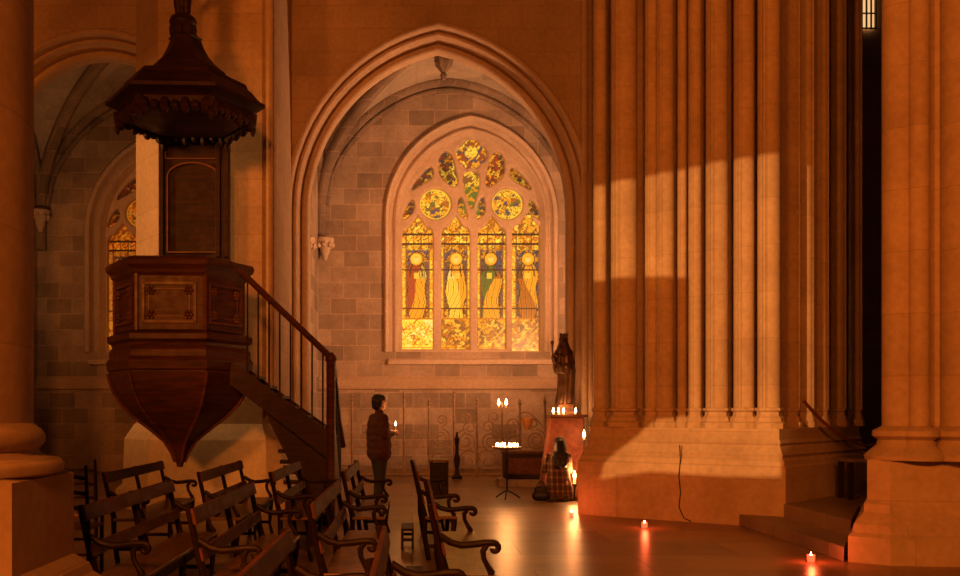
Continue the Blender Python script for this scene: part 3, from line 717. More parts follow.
# stair
sx0, sz0 = gx(246, YP), gz(276, YP); sx1, sz1 = gx(333, YP), gz(359, YP)
ys0, ys1 = YP - .35, YP + .45
def rail_at(t): return (sx0 + (sx1 - sx0) * t, sz0 + (sz1 - sz0) * t)
st0z = gz(371, YP); st1z = gz(448, YP)
for y in (ys0, ys1):
    nm = 'handrail'
    m = MB()
    if y == ys0: m.tube([(sx0 - .05, y, sz0 + .03), (sx0, y, sz0)] + [(rail_at(t)[0], y, rail_at(t)[1]) for t in (.25, .5, .75, .95)] + [(sx1, y, sz1)], .042, 8); m.obj(nm, M['pulpit'], pul, world=True)
    m = MB()
    zA, zB, zC, zD = gz(362, YP), gz(385, YP), gz(432, YP), gz(460, YP)
    m.add([(sx0 - .15, y - .03, zB), (sx0 - .15, y - .03, zA), (sx1, y - .03, zC), (sx1, y - .03, zD), (sx0 - .15, y + .03, zB), (sx0 - .15, y + .03, zA), (sx1, y + .03, zC), (sx1, y + .03, zD)],
          [(0, 1, 2, 3), (7, 6, 5, 4), (1, 5, 6, 2), (0, 3, 7, 4), (0, 4, 5, 1), (3, 2, 6, 7)]); m.obj('stringer', M['canopy'], pul, world=True, smooth=0)
    for k in range(8 if y == ys0 else 0):
        t = (k + .55) / 8.3; x, z = rail_at(t); zb = gz(362 + 70 * (x - sx0 + .15) / (sx1 - sx0 + .15), YP)
        MB().lathe((x, y, 0), [(.011, zb - .02), (.013, zb + .3), (.011, z)], 8).obj('baluster', M['canopy'], pul, world=True)
# treads of the upper flight
m = None
for k in range(7):
    x = sx0 + (sx1 - sx0) * (k + .5) / 7; z = st0z + (gz(440, YP) - st0z) * (k + .5) / 7
    MB().box(x - .12, x + .12, ys0 + .03, ys1 - .03, z - .04, z).obj('tread', M['canopy'], pul, world=True, smooth=0)
# skirting below the flight, closed in dark boards
m = MB(); m.add([(gx(262, YP), ys0 + .06, gz(400, YP)), (sx1, ys0 + .06, gz(459, YP)), (sx1, ys0 + .06, 0), (gx(322, YP), ys0 + .06, 0),
                 (gx(262, YP), ys0 + .10, gz(400, YP)), (sx1, ys0 + .10, gz(459, YP)), (sx1, ys0 + .10, 0), (gx(322, YP), ys0 + .10, 0)],
                [(0, 3, 2, 1), (4, 5, 6, 7), (0, 1, 5, 4), (1, 2, 6, 5), (2, 3, 7, 6), (3, 0, 4, 7)]); m.obj('skirting', M['canopy'], pul, world=True, smooth=0)
# newel and the lower flight, turning back towards the arch
MB().lathe((sx1, ys0, 0), [(.06, 0), (.06, gz(364, YP)), (.075, gz(362, YP)), (.07, gz(358, YP)), (.03, gz(354, YP))], 10).obj('newel', M['pulpit'], pul, world=True)
fl = [(sx1 + .02, ys0, sz1, 0.0), (sx1 + .03, ys0 + .5, sz1 - .42, 0), (sx1 + .03, ys0 + 1.0, sz1 - .86, 0), (sx1 + .06, ys0 + 1.5, sz1 - 1.22, 0)]
MB().tube([p[:3] for p in fl], .042, 8).obj('handrail', M['pulpit'], pul, world=True)
rows = []
for x, y, z, _ in fl: rows.append((x, y, z))
m = MB(); lo = [(x, y, max(0.05, z - .98)) for x, y, z in rows]
m.add([(sx1 + .0, y, z + .14) for x, y, z in lo] + [(sx1 + .0, y, 0) for x, y, z in lo] + [(sx1 + .05, y, z + .14) for x, y, z in lo] + [(sx1 + .05, y, 0) for x, y, z in lo],
      [(i, i + 1, i + 5, i + 4) for i in range(3)] + [(i + 8, i + 12, i + 13, i + 9) for i in range(3)] + [(i, i + 8, i + 9, i + 1) for i in range(3)] + [(0, 4, 12, 8), (3, 11, 15, 7)])
m.obj('side_panel', M['panel'], pul, world=True, smooth=0)
for k in range(1, 9):
    t = k / 9 * 1.5; i = min(2, int(t / .5)); f_ = (t - i * .5) / .5; y = ys0 + t; z = fl[i][2] * (1 - f_) + fl[i + 1][2] * f_
    MB().lathe((sx1 + .03, y, 0), [(.011, z - .88), (.011, z)], 8).obj('baluster', M['canopy'], pul, world=True)
for k in range(6):
    y = ys0 + .35 + k * .19; z = gz(448, YP) - .02 - k * .155
    if z > .06: MB().box(sx1 - .75, sx1 + .01, y, y + .24, 0 if k > 3 else z - .05, z).obj('tread', M['canopy'], pul, world=True, smooth=0)

# ------------------------------------------------------------------ benches, facing the choir (+x)
def make_bench(Lb, label, group):
    r = thing('wooden_bench', label, 'bench', (0, 0, 0), 0, group)
    BV = .005
    def backx(z): return -.10 * max(0, (z - .43)) / .45     # the back leans
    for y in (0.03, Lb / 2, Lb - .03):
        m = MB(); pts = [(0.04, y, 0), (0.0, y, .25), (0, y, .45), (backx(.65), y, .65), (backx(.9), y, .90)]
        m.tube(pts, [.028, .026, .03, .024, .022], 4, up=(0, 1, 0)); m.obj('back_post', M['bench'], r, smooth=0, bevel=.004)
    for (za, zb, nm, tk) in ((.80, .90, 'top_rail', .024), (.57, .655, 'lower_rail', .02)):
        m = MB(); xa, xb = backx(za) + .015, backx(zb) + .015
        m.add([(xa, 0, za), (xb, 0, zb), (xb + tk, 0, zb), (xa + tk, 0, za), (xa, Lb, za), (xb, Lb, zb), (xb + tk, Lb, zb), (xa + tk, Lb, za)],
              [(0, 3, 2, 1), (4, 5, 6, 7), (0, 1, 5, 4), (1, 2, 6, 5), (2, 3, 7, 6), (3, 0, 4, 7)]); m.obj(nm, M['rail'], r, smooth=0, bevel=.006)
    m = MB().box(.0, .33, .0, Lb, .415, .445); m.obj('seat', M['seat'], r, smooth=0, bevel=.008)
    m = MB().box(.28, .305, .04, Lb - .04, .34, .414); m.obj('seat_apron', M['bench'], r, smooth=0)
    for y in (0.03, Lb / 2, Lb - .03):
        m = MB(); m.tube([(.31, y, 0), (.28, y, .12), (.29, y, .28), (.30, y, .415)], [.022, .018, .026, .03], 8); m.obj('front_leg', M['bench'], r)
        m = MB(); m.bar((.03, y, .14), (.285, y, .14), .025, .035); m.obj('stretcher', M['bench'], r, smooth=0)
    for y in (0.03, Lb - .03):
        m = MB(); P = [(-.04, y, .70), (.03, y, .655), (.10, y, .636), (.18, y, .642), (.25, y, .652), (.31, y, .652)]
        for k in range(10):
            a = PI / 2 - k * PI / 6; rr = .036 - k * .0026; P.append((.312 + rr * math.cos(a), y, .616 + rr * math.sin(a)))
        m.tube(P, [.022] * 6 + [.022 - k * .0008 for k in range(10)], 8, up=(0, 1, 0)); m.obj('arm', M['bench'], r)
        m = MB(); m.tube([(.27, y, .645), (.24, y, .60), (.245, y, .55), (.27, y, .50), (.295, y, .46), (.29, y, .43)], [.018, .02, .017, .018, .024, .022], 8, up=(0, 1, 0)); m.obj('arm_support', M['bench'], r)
    return r
row = 'dark wooden benches in rows facing the choir'
bench0 = make_bench(2.4, 'bench', row)
spots = [
    (-2.08, 6.42, 'long dark bench directly beside the base of the big left pier'),
    (-1.33, 6.2, 'dark bench of the second row from the big left pier, standing nearer than the pulpit tip bench'),
    (-0.60, 2.77, 'nearest bench at the bottom edge, only its lit back rail showing'),
    (-0.62, 6.53, 'dark bench with both scrolled armrests, just left of the central gap'),
    (-0.11, 2.90, 'bench seen end-on at the bottom, its rail rising in the central gap'),
    (-3.00, 9.90, 'dark bench under the pulpit underside, pale pier base showing through its back'),
    (-2.08, 10.0, 'unlit bench standing right below the tip of the pulpit'),
    (-1.36, 10.0, 'dark bench in front of the sloping pulpit stair boards'),
    (-0.64, 10.05, 'dark bench at the feet of the standing person'),
    (0.18, 6.45, 'nearest bench right of the gap with golden lit seat'),
    (0.09, 10.1, 'farther bench right of the gap, behind the golden-seated one'),
]
for i, (x, y, lab) in enumerate(spots):
    b = bench0 if i == 0 else dup(bench0)
    b.location = (x + .04, y, 0); b['label'] = lab
    if i in (5, 10): b.rotation_euler = (0, 0, math.radians(0.8))
# low kneelers beside the gap
def kneeler(x, y, lab):
    r = thing('kneeler', lab, 'kneeler', (x, y, 0), 0, 'low kneelers in the central gap')
    MB().box(-.07, .07, 0, .55, .20, .23).obj('knee_board', M['bench'], r, smooth=0, bevel=.005)
    for yy in (0.0, .51):
        m = MB()
        m.box(-.07, -.045, yy, yy + .04, 0, .2); m.box(.045, .07, yy, yy + .04, 0, .2); m.box(-.045, .045, yy, yy + .04, .09, .12); m.obj('side_frame', M['bench'], r, smooth=0)
    MB().box(-.065, -.05, .04, .51, .05, .19).obj('back_slat', M['bench'], r, smooth=0)
kneeler(-.05, 10.9, 'low dark kneeler on the floor behind the farther right bench')
kneeler(.02, 7.7, 'low dark kneeler on the floor between the two right benches')
# stacked rush chairs by the left pier
def chair(loc, rz, lab):
    r = thing('church_chair', lab, 'chair', loc, rz, 'dark church chairs beside the left pier')
    for y in (-.19, .19):
        MB().tube([(-.2, y, 0), (-.2, y, .45), (-.24, y, .78), (-.27, y, 1.02)], [.018, .02, .018, .014], 8).obj('back_post', M['bench'], r)
        MB().tube([(.19, y, 0), (.19, y, .45)], .018, 8).obj('front_leg', M['bench'], r)
    MB().box(-.2, .22, -.21, .21, .43, .46).obj('rush_seat', M['straw'], r, smooth=0, bevel=.01)
    for z in (.62, .76, .90):
        MB().tube([(-.215 - (z - .5) * .1, -.19, z), (-.235 - (z - .5) * .1, -.07, z + .02), (-.235 - (z - .5) * .1, .07, z + .02), (-.215 - (z - .5) * .1, .19, z)], .02, 6, sx=.5).obj('back_slat', M['bench'], r)
    for z in (.15, .3):
        MB().bar((.19, -.19, z), (.19, .19, z), .02, .02).obj('stretcher', M['bench'], r, smooth=0)
chair((-3.12, 9.25, 0), PI / 2, 'rush chair with ladder back beside the left pier, nearest of them')
chair((-3.45, 10.4, 0), PI / 2 + .15, 'rush chair standing farther behind the ladder-backed one by the left pier')

# ------------------------------------------------------------------ candles
def flame_mesh(m, c, s=1.0): return m.lathe(c, [(.002, 0), (.008 * s, .008 * s), (.011 * s, .018 * s), (.008 * s, .034 * s), (.003 * s, .05 * s), (.0006, .058 * s)], 10)
def candle(loc, h, r, lab, group, s=1.6, name='candle'):
    t = thing(name, lab, 'candle', loc, 0, group)
    MB().lathe((0, 0, 0), [(r, 0), (r, h), (r * .5, h - .004)], 14).obj('wax', M['wax'], t)
    flame_mesh(MB(), (0, 0, h - .002), s).obj('flame', M['flame'], t)
    return t
def votive(loc, lab, r=.035, s=1.6, mat='votive_glass', group=None):
    t = thing('votive_candle', lab, 'candle', loc, 0, group)
    MB().lathe((0, 0, 0), [(r * .8, 0), (r, .01), (r * 1.1, .07), (r * 1.05, .07), (r * .9, .02), (.001, .018)], 16, cap=False).obj('glass_cup', M[mat], t)
    MB().lathe((0, 0, .02), [(r * .85, 0), (r * .85, .025), (.002, .026)], 12).obj('wax', M['wax'], t)
    flame_mesh(MB(), (0, 0, .036), s).obj('flame', M['flame'], t)
    return t
RG = (1.0, .10, .03)
for x, y, e, lab in ((644.5, 528, 5, 'red votive candle on the floor against the crossing pier base'), (811, 562, 6, 'red votive candle on the floor near the stone steps'), (571.5, 517, 4, 'red votive candle on the floor left of the crossing pier corner')):
    Y = F * EYE / (y - HY); X = gx(x, Y); votive((X, Y, 0.002), lab, s=1.1)
    point('votive_glow', (X, Y - .03, .16), e, RG, .03)

# candle stand with tray
cs = (gx(507, 18.2), 18.2 - 0.9, 0); csY = 17.3; csx = gx(507, csY)
t = thing('candle_stand', 'thin iron tripod stand carrying a round tray of burning candles', 'candle stand', (csx, csY, 0))
MB().tube([(0, 0, .12), (0, 0, .87)], .016, 8).obj('pole', M['black_iron'], t)
MB().lathe((0, 0, .86), [(.03, -.03), (.20, 0), (.25, .01), (.26, .04), (.25, .04), (.24, .018), (.01, .015)], 28).obj('tray', M['iron'], t)
for k in range(3):
    a = k * 2 * PI / 3 + .3; MB().tube([(0, 0, .14), (.10 * math.cos(a), .10 * math.sin(a), .10), (.24 * math.cos(a), .24 * math.sin(a), .012)], .013, 8).obj('leg', M['black_iron'], t)
for k in range(12):
    a = k * 2 * PI / 12 + .1; rr = .19 if k % 2 else .11
    candle((csx + rr * math.cos(a), csY + rr * math.sin(a), .877), .02 + .015 * random.random(), .018, 'short white candle burning on the round tray of the iron stand', 'short candles burning on the round tray', 1.25)
point('tray_glow', (csx, csY - .05, 1.12), 46, CANDLE, .12)
# taller pole with two lights
t = thing('tall_candlestick', 'tall thin iron candlestick rising behind the candle tray, two small lights on top', 'candlestick', (gx(502, 21.5), 21.5, 0))
MB().tube([(0, 0, .03), (0, 0, gz(402, 21.5))], .018, 8).obj('pole', M['iron'], t)
MB().lathe((0, 0, 0), [(.18, 0), (.18, .02), (.05, .05), (.02, .1)], 16).obj('base', M['iron'], t)
MB().bar((-.10, 0, gz(408, 21.5)), (.12, 0, gz(408, 21.5)), .02, .015).obj('crossbar', M['iron'], t)
for dx, yy in ((-.07, 407), (.09, 405)): candle((gx(502, 21.5) + dx, 21.5, gz(407.6, 21.5)), .05, .018, ('left' if dx < 0 else 'right') + ' one of two small candles on the crossbar of the tall iron candlestick', 'two candles on the tall candlestick', 2.6)
point('candlestick_glow', (gx(502, 21.5), 21.35, gz(402, 21.5)), 3, CANDLE, .05)
# curved bracket with hanging lamp
t = thing('lamp_bracket', 'curved thin iron bracket holding a small cone lamp left of the statue', 'lamp', (gx(548, 19.6), 19.6, 0))
P = [(gx(x, 19.6) - t.location[0], 0, gz(y, 19.6)) for x, y in ((548, 500), (549, 450), (547, 432), (541, 424), (534, 417), (528, 412.5), (523, 412), (519, 415), (518, 418))]
P[0] = (P[0][0], 0, 0.0)
MB().tube(P, .014, 8).obj('bracket', M['iron'], t)
MB().tube([(gx(527, 19.6) - t.location[0], 0, gz(412, 19.6)), (gx(527, 19.6) - t.location[0], 0, gz(418, 19.6))], .006, 6).obj('chain', M['iron'], t)
MB().lathe((gx(527, 19.6) - t.location[0], 0, gz(431, 19.6)), [(.01, 0), (.05, .05), (.10, .16), (.12, .26), (.11, .26), (.02, .08)], 14).obj('lamp_cup', M['white_votive'], t).data.materials[0] = plain('amber_brass', (.75, .36, .12), .4, .3)

# ------------------------------------------------------------------ iron screen before the chapel wall
ysn = 23.0
scn = thing('iron_screen', 'wrought iron screen with thin posts and scrollwork before the chapel wall', 'screen', (gx(450, ysn), ysn, 0.0))
for x, yt in ((352, 400), (404, 397), (429, 405), (454, 396), (477, 404), (520, 404), (545, 402)):
    MB().tube([(gx(x, ysn), ysn, 0), (gx(x, ysn), ysn, gz(yt, ysn))], .028, 8).obj('post', M['iron'], scn, world=True)
    MB().lathe((gx(x, ysn), ysn, gz(yt, ysn)), [(.028, -.02), (.05, .02), (.02, .05), (.035, .09), (.004, .16)], 8).obj('finial', M['iron'], scn, world=True)
for y in (474, 447):
    MB().bar((gx(352, ysn), ysn, gz(y, ysn)), (gx(545, ysn), ysn, gz(y, ysn)), .03, .03).obj('crossbar', M['iron'], scn, world=True)
def scroll(cx, cy, r, dirn, turns=1.9, ph=0, tail=None, parent=scn, Yd=ysn, rr=.017):
    P = []; n = int(26 * turns)
    for i in range(n + 1):
        a = ph + dirn * 2 * PI * turns * i / n; q = r * (1 - .78 * i / n); P.append((gx(cx, Yd) + q * math.cos(a), Yd, gz(cy, Yd) + q * math.sin(a)))
    if tail: P = [(gx(tx, Yd), Yd, gz(ty, Yd)) for tx, ty in tail] + P
    MB().tube(P, rr, 6, up=(0, 1, 0)).obj('scroll', M['iron'], parent, world=True)
for c in ((466, 441, .27, 1), (491, 441, .27, -1), (513, 441, .24, 1), (536, 440, .25, -1), (441, 438, .22, -1)): scroll(c[0], c[1], c[2], c[3], 2.1, PI / 2)
for c in ((470, 428, .17, -1), (488, 427, .17, 1), (465, 418, .14, 1), (494, 417, .14, -1), (512, 424, .16, 1), (533, 424, .14, -1), (442, 420, .14, 1)): scroll(c[0], c[1], c[2], c[3], 1.5, -PI / 2)
for c in ((468, 461, .28, 1, 0), (488, 461, .28, -1, PI), (513, 464, .24, 1, 0), (534, 464, .24, -1, PI), (441, 460, .22, -1, PI)): scroll(c[0], c[1], c[2], c[3], 1.2, c[4])
for x0 in (416, 379, 391, 366): scroll(x0, 436, .15, 1 if x0 % 2 else -1, 1.5, 0)
struct(MB().box(-2.3, 4.0, 23.6, YR - .2, 0, .16).obj('trim_60', M['step'], smooth=0))
# dark wooden altar chest right of the screen
t = thing('altar_chest', 'low dark wooden chest on a pale step behind the kneeling person', 'chest', (gx(537, 19.9), 20.3, 0))
MB().box(-.62, .45, -.25, .3, .16, .66).obj('body', M['bench'], t, smooth=0, bevel=.01)
MB().box(-.66, .48, -.29, .33, .66, .71).obj('lid', M['rail'], t, smooth=0, bevel=.008)
MB().box(-.55, .38, -.265, -.25, .25, .58).obj('front_panel', M['rail'], t, smooth=0, bevel=.006)
MB().box(-.75, .6, -.4, .35, 0, .155).obj('step', M['step'], t, smooth=0)
# small stand by the far bench, prie-dieu
t = thing('prie_dieu', 'small dark wooden prayer desk with pale top behind the farther right bench', 'prayer desk', (gx(439, 14.2), 14.2, 0))
MB().box(-.14, .14, -.15, .15, .80, .83).obj('desk_top', M['seat'], t, smooth=0, bevel=.004)
for x in (-.11, .11):
    for y in (-.11, .11): MB().box(x - .02, x + .02, y - .02, y + .02, 0, .8).obj('leg', M['bench'], t, smooth=0)
MB().box(-.11, .11, -.09, .12, .30, .78).obj('cupboard', M['bench'], t, smooth=0)
# dark figure like small statue at screen
t = thing('altar_candlestick', 'stubby dark wooden candlestick on the floor beside a tall post of the iron screen', 'candlestick', (gx(457, 22.4), 22.4, 0))
MB().lathe((0, 0, 0), [(.11, 0), (.12, .05), (.06, .12), (.04, .22), (.06, .36), (.07, .45), (.04, .58), (.035, .72), (.05, .82), (.06, .9), (.03, .95), (.02, 1.05)], 14).obj('stem', M['bench'], t)

# ------------------------------------------------------------------ the statue on its pedestal
sY = 17.75; sX = gx(565, sY)
t = thing('pedestal', 'reddish draped pedestal with a narrow shelf under the crowned statue', 'pedestal', (sX, sY, 0))
m = MB(); 
def rect(w, d): return [(-w, -d), (w, -d), (w, d), (-w, d)]
m.levels([(rect(.44, .30), 0), (rect(.42, .28), .3), (rect(.36, .24), .75), (rect(.31, .21), 1.1), (rect(.29, .20), gz(417, sY))]); m.obj('cloth_drape', M['cloth_red'], t, smooth=0, bevel=.02)
MB().box(-.30, .36, -.30, .24, gz(417, sY), gz(414.5, sY)).obj('shelf', M['pulpit'], t, smooth=0, bevel=.006)
zsf = gz(414.4, sY)
MB().levels([(rect(.17, .15), zsf), (rect(.16, .14), zsf + .05), (rect(.13, .12), zsf + .07), (rect(.13, .12), zsf + .16), (rect(.15, .14), zsf + .18)]).obj('block', M['pulpit'], t, smooth=0)
for k, (dx, od) in enumerate(((-.22, 'leftmost'), (-.13, 'second from the left'), (-.04, 'third from the left'), (.17, 'rightmost'))):
    candle((sX + dx - .02, sY - .235, zsf), .03, .02, od + ' of four short candles at the foot of the crowned statue', 'short candles on the pedestal shelf', 1.7)
point('statue_glow', (sX - .05, sY - .36, zsf + .14), 12, CANDLE, .08)
stt = thing('madonna_statue', 'dark crowned standing statue holding a child, on the candlelit pedestal', 'statue', (sX - .02, sY, zsf + .18))
m = MB(); f_ = lambda a, z: 1 + .07 * math.sin(7 * a + 3 * z) + .04 * math.sin(11 * a)
m.lathe((0, 0, 0), [(.15, 0), (.155, .05), (.145, .25), (.15, .45), (.165, .6), (.155, .72), (.13, .82), (.10, .90)], 48, fold=f_)
k0 = len(m.v)
for i, v in enumerate(m.v): m.v[i] = (v[0] + .04 * math.sin(v[2] * 3.2), v[1] * .75, v[2])
m.cap((.0, 0, .84), .11, (0, 0, .95), .085); m.cap((0, 0, .97), .035, (0, 0, 1.03), .035)
m.ellipsoid((0.0, -.01, 1.10), (.062, .072, .085)); m.cap((0, -.085, 1.095), .012, (0, -.075, 1.12), .008)
m.cap((.11, .0, .93), .05, (.15, -.05, .72), .045); m.cap((.15, -.05, .72), .04, (.02, -.15, .68), .028)
m.cap((-.11, .0, .93), .05, (-.18, -.06, .76), .045); m.cap((-.18, -.06, .76), .04, (-.22, -.13, .84), .028)
for q in range(4): m.cap((-.22 + .012 * q, -.14, .85), .009, (-.225 + .014 * q, -.15, .90), .007, 8)
m.lathe((0, .03, .55), [(.16, 0), (.19, .1), (.17, .3), (.12, .45), (.08, .56), (.085, .62), (.05, .66)], 24, fold=lambda a, z: 1 + .05 * math.sin(9 * a))
blob('body', m, M['bronze'], stt, .011, 3)
m = MB(); m.lathe((0, 0, 1.155), [(.055, 0), (.06, .04), (.07, .05), (.06, .05), (.05, 0)], 20, cap=False)
for k in range(8):
    a = k * PI / 4; m.lathe((.063 * math.cos(a), .063 * math.sin(a), 1.19), [(.016, 0), (.012, .03), (.018, .045), (.002, .075)], 6)
m.obj('crown', M['bronze'], stt)
m = MB(); m.cap((-.10, -.12, .72), .055, (-.09, -.11, .86), .045); m.ellipsoid((-.09, -.12, .945), (.04, .042, .05)); m.cap((-.12, -.14, .72), .03, (-.05, -.2, .66), .025)
m.cap((-.05, -.2, .66), .024, (-.05, -.21, .56), .018); m.cap((-.13, -.13, .84), .02, (-.19, -.16, .89), .014); m.cap((-.05, -.14, .84), .02, (.0, -.17, .80), .014); m.cap((-.09, -.11, .88), .02, (-.09, -.12, .92), .02)
blob('child', m, M['bronze'], stt, .008, 2)
m = MB(); m.tube([(-.215, -.14, .74), (-.225, -.14, 1.05)], .01, 8); m.ellipsoid((-.226, -.14, 1.08), (.028, .02, .045)); m.ellipsoid((-.226, -.14, 1.02), (.022, .02, .015)); m.obj('sceptre', M['bronze'], stt)
point('child_lit', (sX - .3, sY - .5, .35), 0.01, CANDLE)
# candles low beside the kneeling person
cY = 17.0
for xx, yy, lab in ((574.5, 478, 'large bright candle glowing right of the kneeling person'),):
    Z = gz(yy, cY)
    hd = thing('candle_holder', 'small iron floor stand holding the bright candle by the crossing pier', 'candle holder', (gx(xx, cY), cY, 0))
    MB().lathe((0, 0, 0), [(.10, 0), (.10, .015), (.02, .04), (.012, .1), (.012, Z - .14), (.05, Z - .12), (.055, Z - .10)], 16).obj('stem', M['black_iron'], hd)
    candle((gx(xx, cY), cY, Z - .10), .09, .028, lab, None, 2.4)
    point('kneel_glow', (gx(xx, cY) - .02, cY - .06, Z + .10), 28, CANDLE, .05)
hd = thing('candle_holder', 'thin tall iron holder right of the red pedestal, one candle on top', 'candle holder', (gx(584, 17.3), 17.3, 0))
MB().lathe((0, 0, 0), [(.12, 0), (.12, .015), (.02, .04), (.012, .1), (.012, gz(440, 17.3) - .02), (.05, gz(440, 17.3))], 16).obj('stem', M['black_iron'], hd)
candle((gx(584, 17.3), 17.3, gz(440, 17.3)), .04, .02, 'small candle on the tall holder right of the red pedestal', None, 2.4)
point('holder_glow', (gx(584, 17.3), 17.2, gz(436, 17.3)), 2, CANDLE, .03)

# ------------------------------------------------------------------ people
def hand(m, wrist, direc, up, s=1.0, curl=.5):
    w = Vector(wrist); d = Vector(direc).normalized(); u = Vector(up).normalized(); side = d.cross(u).normalized(); u = side.cross(d)
    m.cap(w, .024 * s, w + d * .075 * s, .030 * s)
    for k, L in enumerate((.066, .076, .070, .055)):
        b = w + d * .085 * s + side * (.030 - .020 * k) * s
        d2 = (d * math.cos(curl) - u * math.sin(curl)).normalized(); d3 = (d * math.cos(curl * 2.2) - u * math.sin(curl * 2.2)).normalized()
        m.cap(b, .0095 * s, b + d2 * L * .5 * s, .009 * s, 8); m.cap(b + d2 * L * .5 * s, .009 * s, b + d2 * L * .5 * s + d3 * L * .5 * s, .0075 * s, 8)
    b = w + d * .03 * s + side * .028 * s
    d2 = (d * .7 + side * .5 - u * .45).normalized(); m.cap(b, .012 * s, b + d2 * .045 * s, .010 * s, 8); m.cap(b + d2 * .045 * s, .010 * s, b + d2 * .045 * s + (d * .9 - u * .4).normalized() * .03 * s, .008 * s, 8)
def head(m, c, fx, fy):          # c head centre, (fx,fy) facing
    f = Vector((fx, fy, 0)).normalized(); s = Vector((-f.y, f.x, 0)); c = Vector(c); z = Vector((0, 0, 1))
    m.cap(c - f * .012 + z * .03, .083, c + f * .012 + z * .025, .080); m.cap(c + z * .0, .074, c + f * .028 - z * .065, .046)
    m.cap(c + f * .088 + z * .012, .010, c + f * .112 - z * .018, .014, 8)      # nose
    m.cap(c + f * .082 - z * .055 - s * .016, .010, c + f * .082 - z * .055 + s * .016, .010, 8)   # mouth
    m.cap(c + f * .076 - z * .088, .018, c + f * .074 - z * .088, .018, 8)      # chin
    m.cap(c + f * .077 + z * .032 - s * .04, .010, c + f * .077 + z * .032 + s * .04, .010, 8)     # brow
    for k in (-1, 1): m.cap(c + s * .080 * k - f * .004 - z * .018, .013, c + s * .084 * k - f * .012 + z * .018, .015, 8)
pX, pY = gx(379, 15.75), 15.75
per = thing('person', 'standing person in brown jacket and dark jeans holding a lit candle, facing right', 'person', (pX, pY, 0), math.radians(32))
J = dict(pel=(0, 0, .93), ch=(.0, 0, 1.30), nk=(.0, 0, 1.47), hd=(.035, 0, 1.645))
b = MB(); head(b, J['hd'], 1, 0)
b.cap((.0, 0, 1.44), .058, (.018, 0, 1.56), .052); b.cap((0, -.09, .95), .115, (0, .09, .95), .115); b.cap((0, -.05, 1.10), .105, (0, .05, 1.10), .105); b.cap((-.01, -.09, 1.30), .115, (-.01, .09, 1.30), .115); b.cap((0, 0, 1.0), .12, (0, 0, 1.30), .13)
b.cap((-.01, -.15, 1.41), .062, (-.01, .15, 1.41), .062)
for s in (-1, 1):
    b.cap((0, .085 * s, .90), .088, (.015 + .03 * s, .095 * s, .50), .056); b.cap((.015 + .03 * s, .095 * s, .50), .056, (-.02 + .05 * s, .10 * s, .09), .040)
    b.cap((-.03 + .05 * s, .10 * s, .045), .040, (.12 + .05 * s, .11 * s, .035), .032)
    b.cap((-.01, .19 * s, 1.40), .050, (-.03, .24 * s, 1.13), .040); b.cap((-.03, .24 * s, 1.13), .040, (.20, .12 * s, 1.17), .028)
hand(b, (.21, .11, 1.175), (1, -.6, .25), (0, .3, 1), 1, .9); hand(b, (.21, -.11, 1.175), (1, .6, .25), (0, -.3, 1), 1, .9)
blob('body', b, M['skin'], per, .0085, 2)
j = MB(); j.cap((0, -.11, .98), .148, (0, .11, .98), .148); j.cap((-.01, -.10, 1.08), .145, (-.01, .10, 1.08), .145); j.cap((-.01, -.11, 1.18), .142, (-.01, .11, 1.18), .142); j.cap((0, -.11, .86), .145, (0, .11, .86), .145); j.cap((0, -.07, 1.10), .125, (0, .07, 1.10), .125); j.cap((-.01, -.10, 1.30), .135, (-.01, .10, 1.30), .135); j.cap((-.01, -.16, 1.40), .078, (-.01, .16, 1.40), .078)
j.cap((0, -.08, .82), .13, (0, .08, .82), .13); j.cap((0, 0, 1.40), .09, (.005, 0, 1.49), .072)
for s in (-1, 1):
    j.cap((-.01, .19 * s, 1.395), .066, (-.03, .245 * s, 1.13), .056); j.cap((-.03, .245 * s, 1.13), .056, (.17, .135 * s, 1.165), .042)
blob('jacket', j, M['jacket'], per, .012, 2)
j = MB()
for s in (-1, 1):
    j.cap((0, .08 * s, .86), .112, (.015 + .03 * s, .095 * s, .50), .075); j.cap((.015 + .03 * s, .095 * s, .50), .073, (-.02 + .05 * s, .10 * s, .09), .064)
blob('trousers', j, M['jeans'], per, .012, 2)
for s in (-1, 1):
    j = MB(); j.cap((-.035 + .05 * s, .10 * s, .052), .050, (.13 + .05 * s, .11 * s, .042), .040); j.box(-.08 + .05 * s, .17 + .05 * s, .10 * s - .04, .10 * s + .05, .0, .03); blob('shoe', j, M['black'], per, .010, 2)
h = MB(); h.cap((-.0, 0, 1.695), .090, (.02, 0, 1.695), .088); h.cap((-.035, 0, 1.66), .092, (-.045, 0, 1.60), .078); h.cap((-.03, -.06, 1.66), .045, (-.02, -.065, 1.60), .03); h.cap((-.03, .06, 1.66), .045, (-.02, .065, 1.60), .03)
for q in range(26):
    a = random.random() * 6.28; e = random.random() * 1.2; h.ellipsoid((-.01 + .085 * math.cos(a) * math.cos(e) - .012, .085 * math.sin(a) * math.cos(e), 1.69 + .075 * math.sin(e)), (.026, .026, .026), 8, 5)
blob('hair', h, M['hair'], per, .009, 1)
R12 = Matrix.Rotation(math.radians(32), 3, 'Z'); hc = R12 @ Vector((.305, 0, 1.20))
cdl = candle((pX + hc.x, pY + hc.y, 1.17), .11, .011, 'thin candle held burning in the standing person hands', None, 1.3)
point('held_candle_glow', (pX + hc.x + .02, pY + hc.y, 1.38), 4.5, CANDLE, .03)

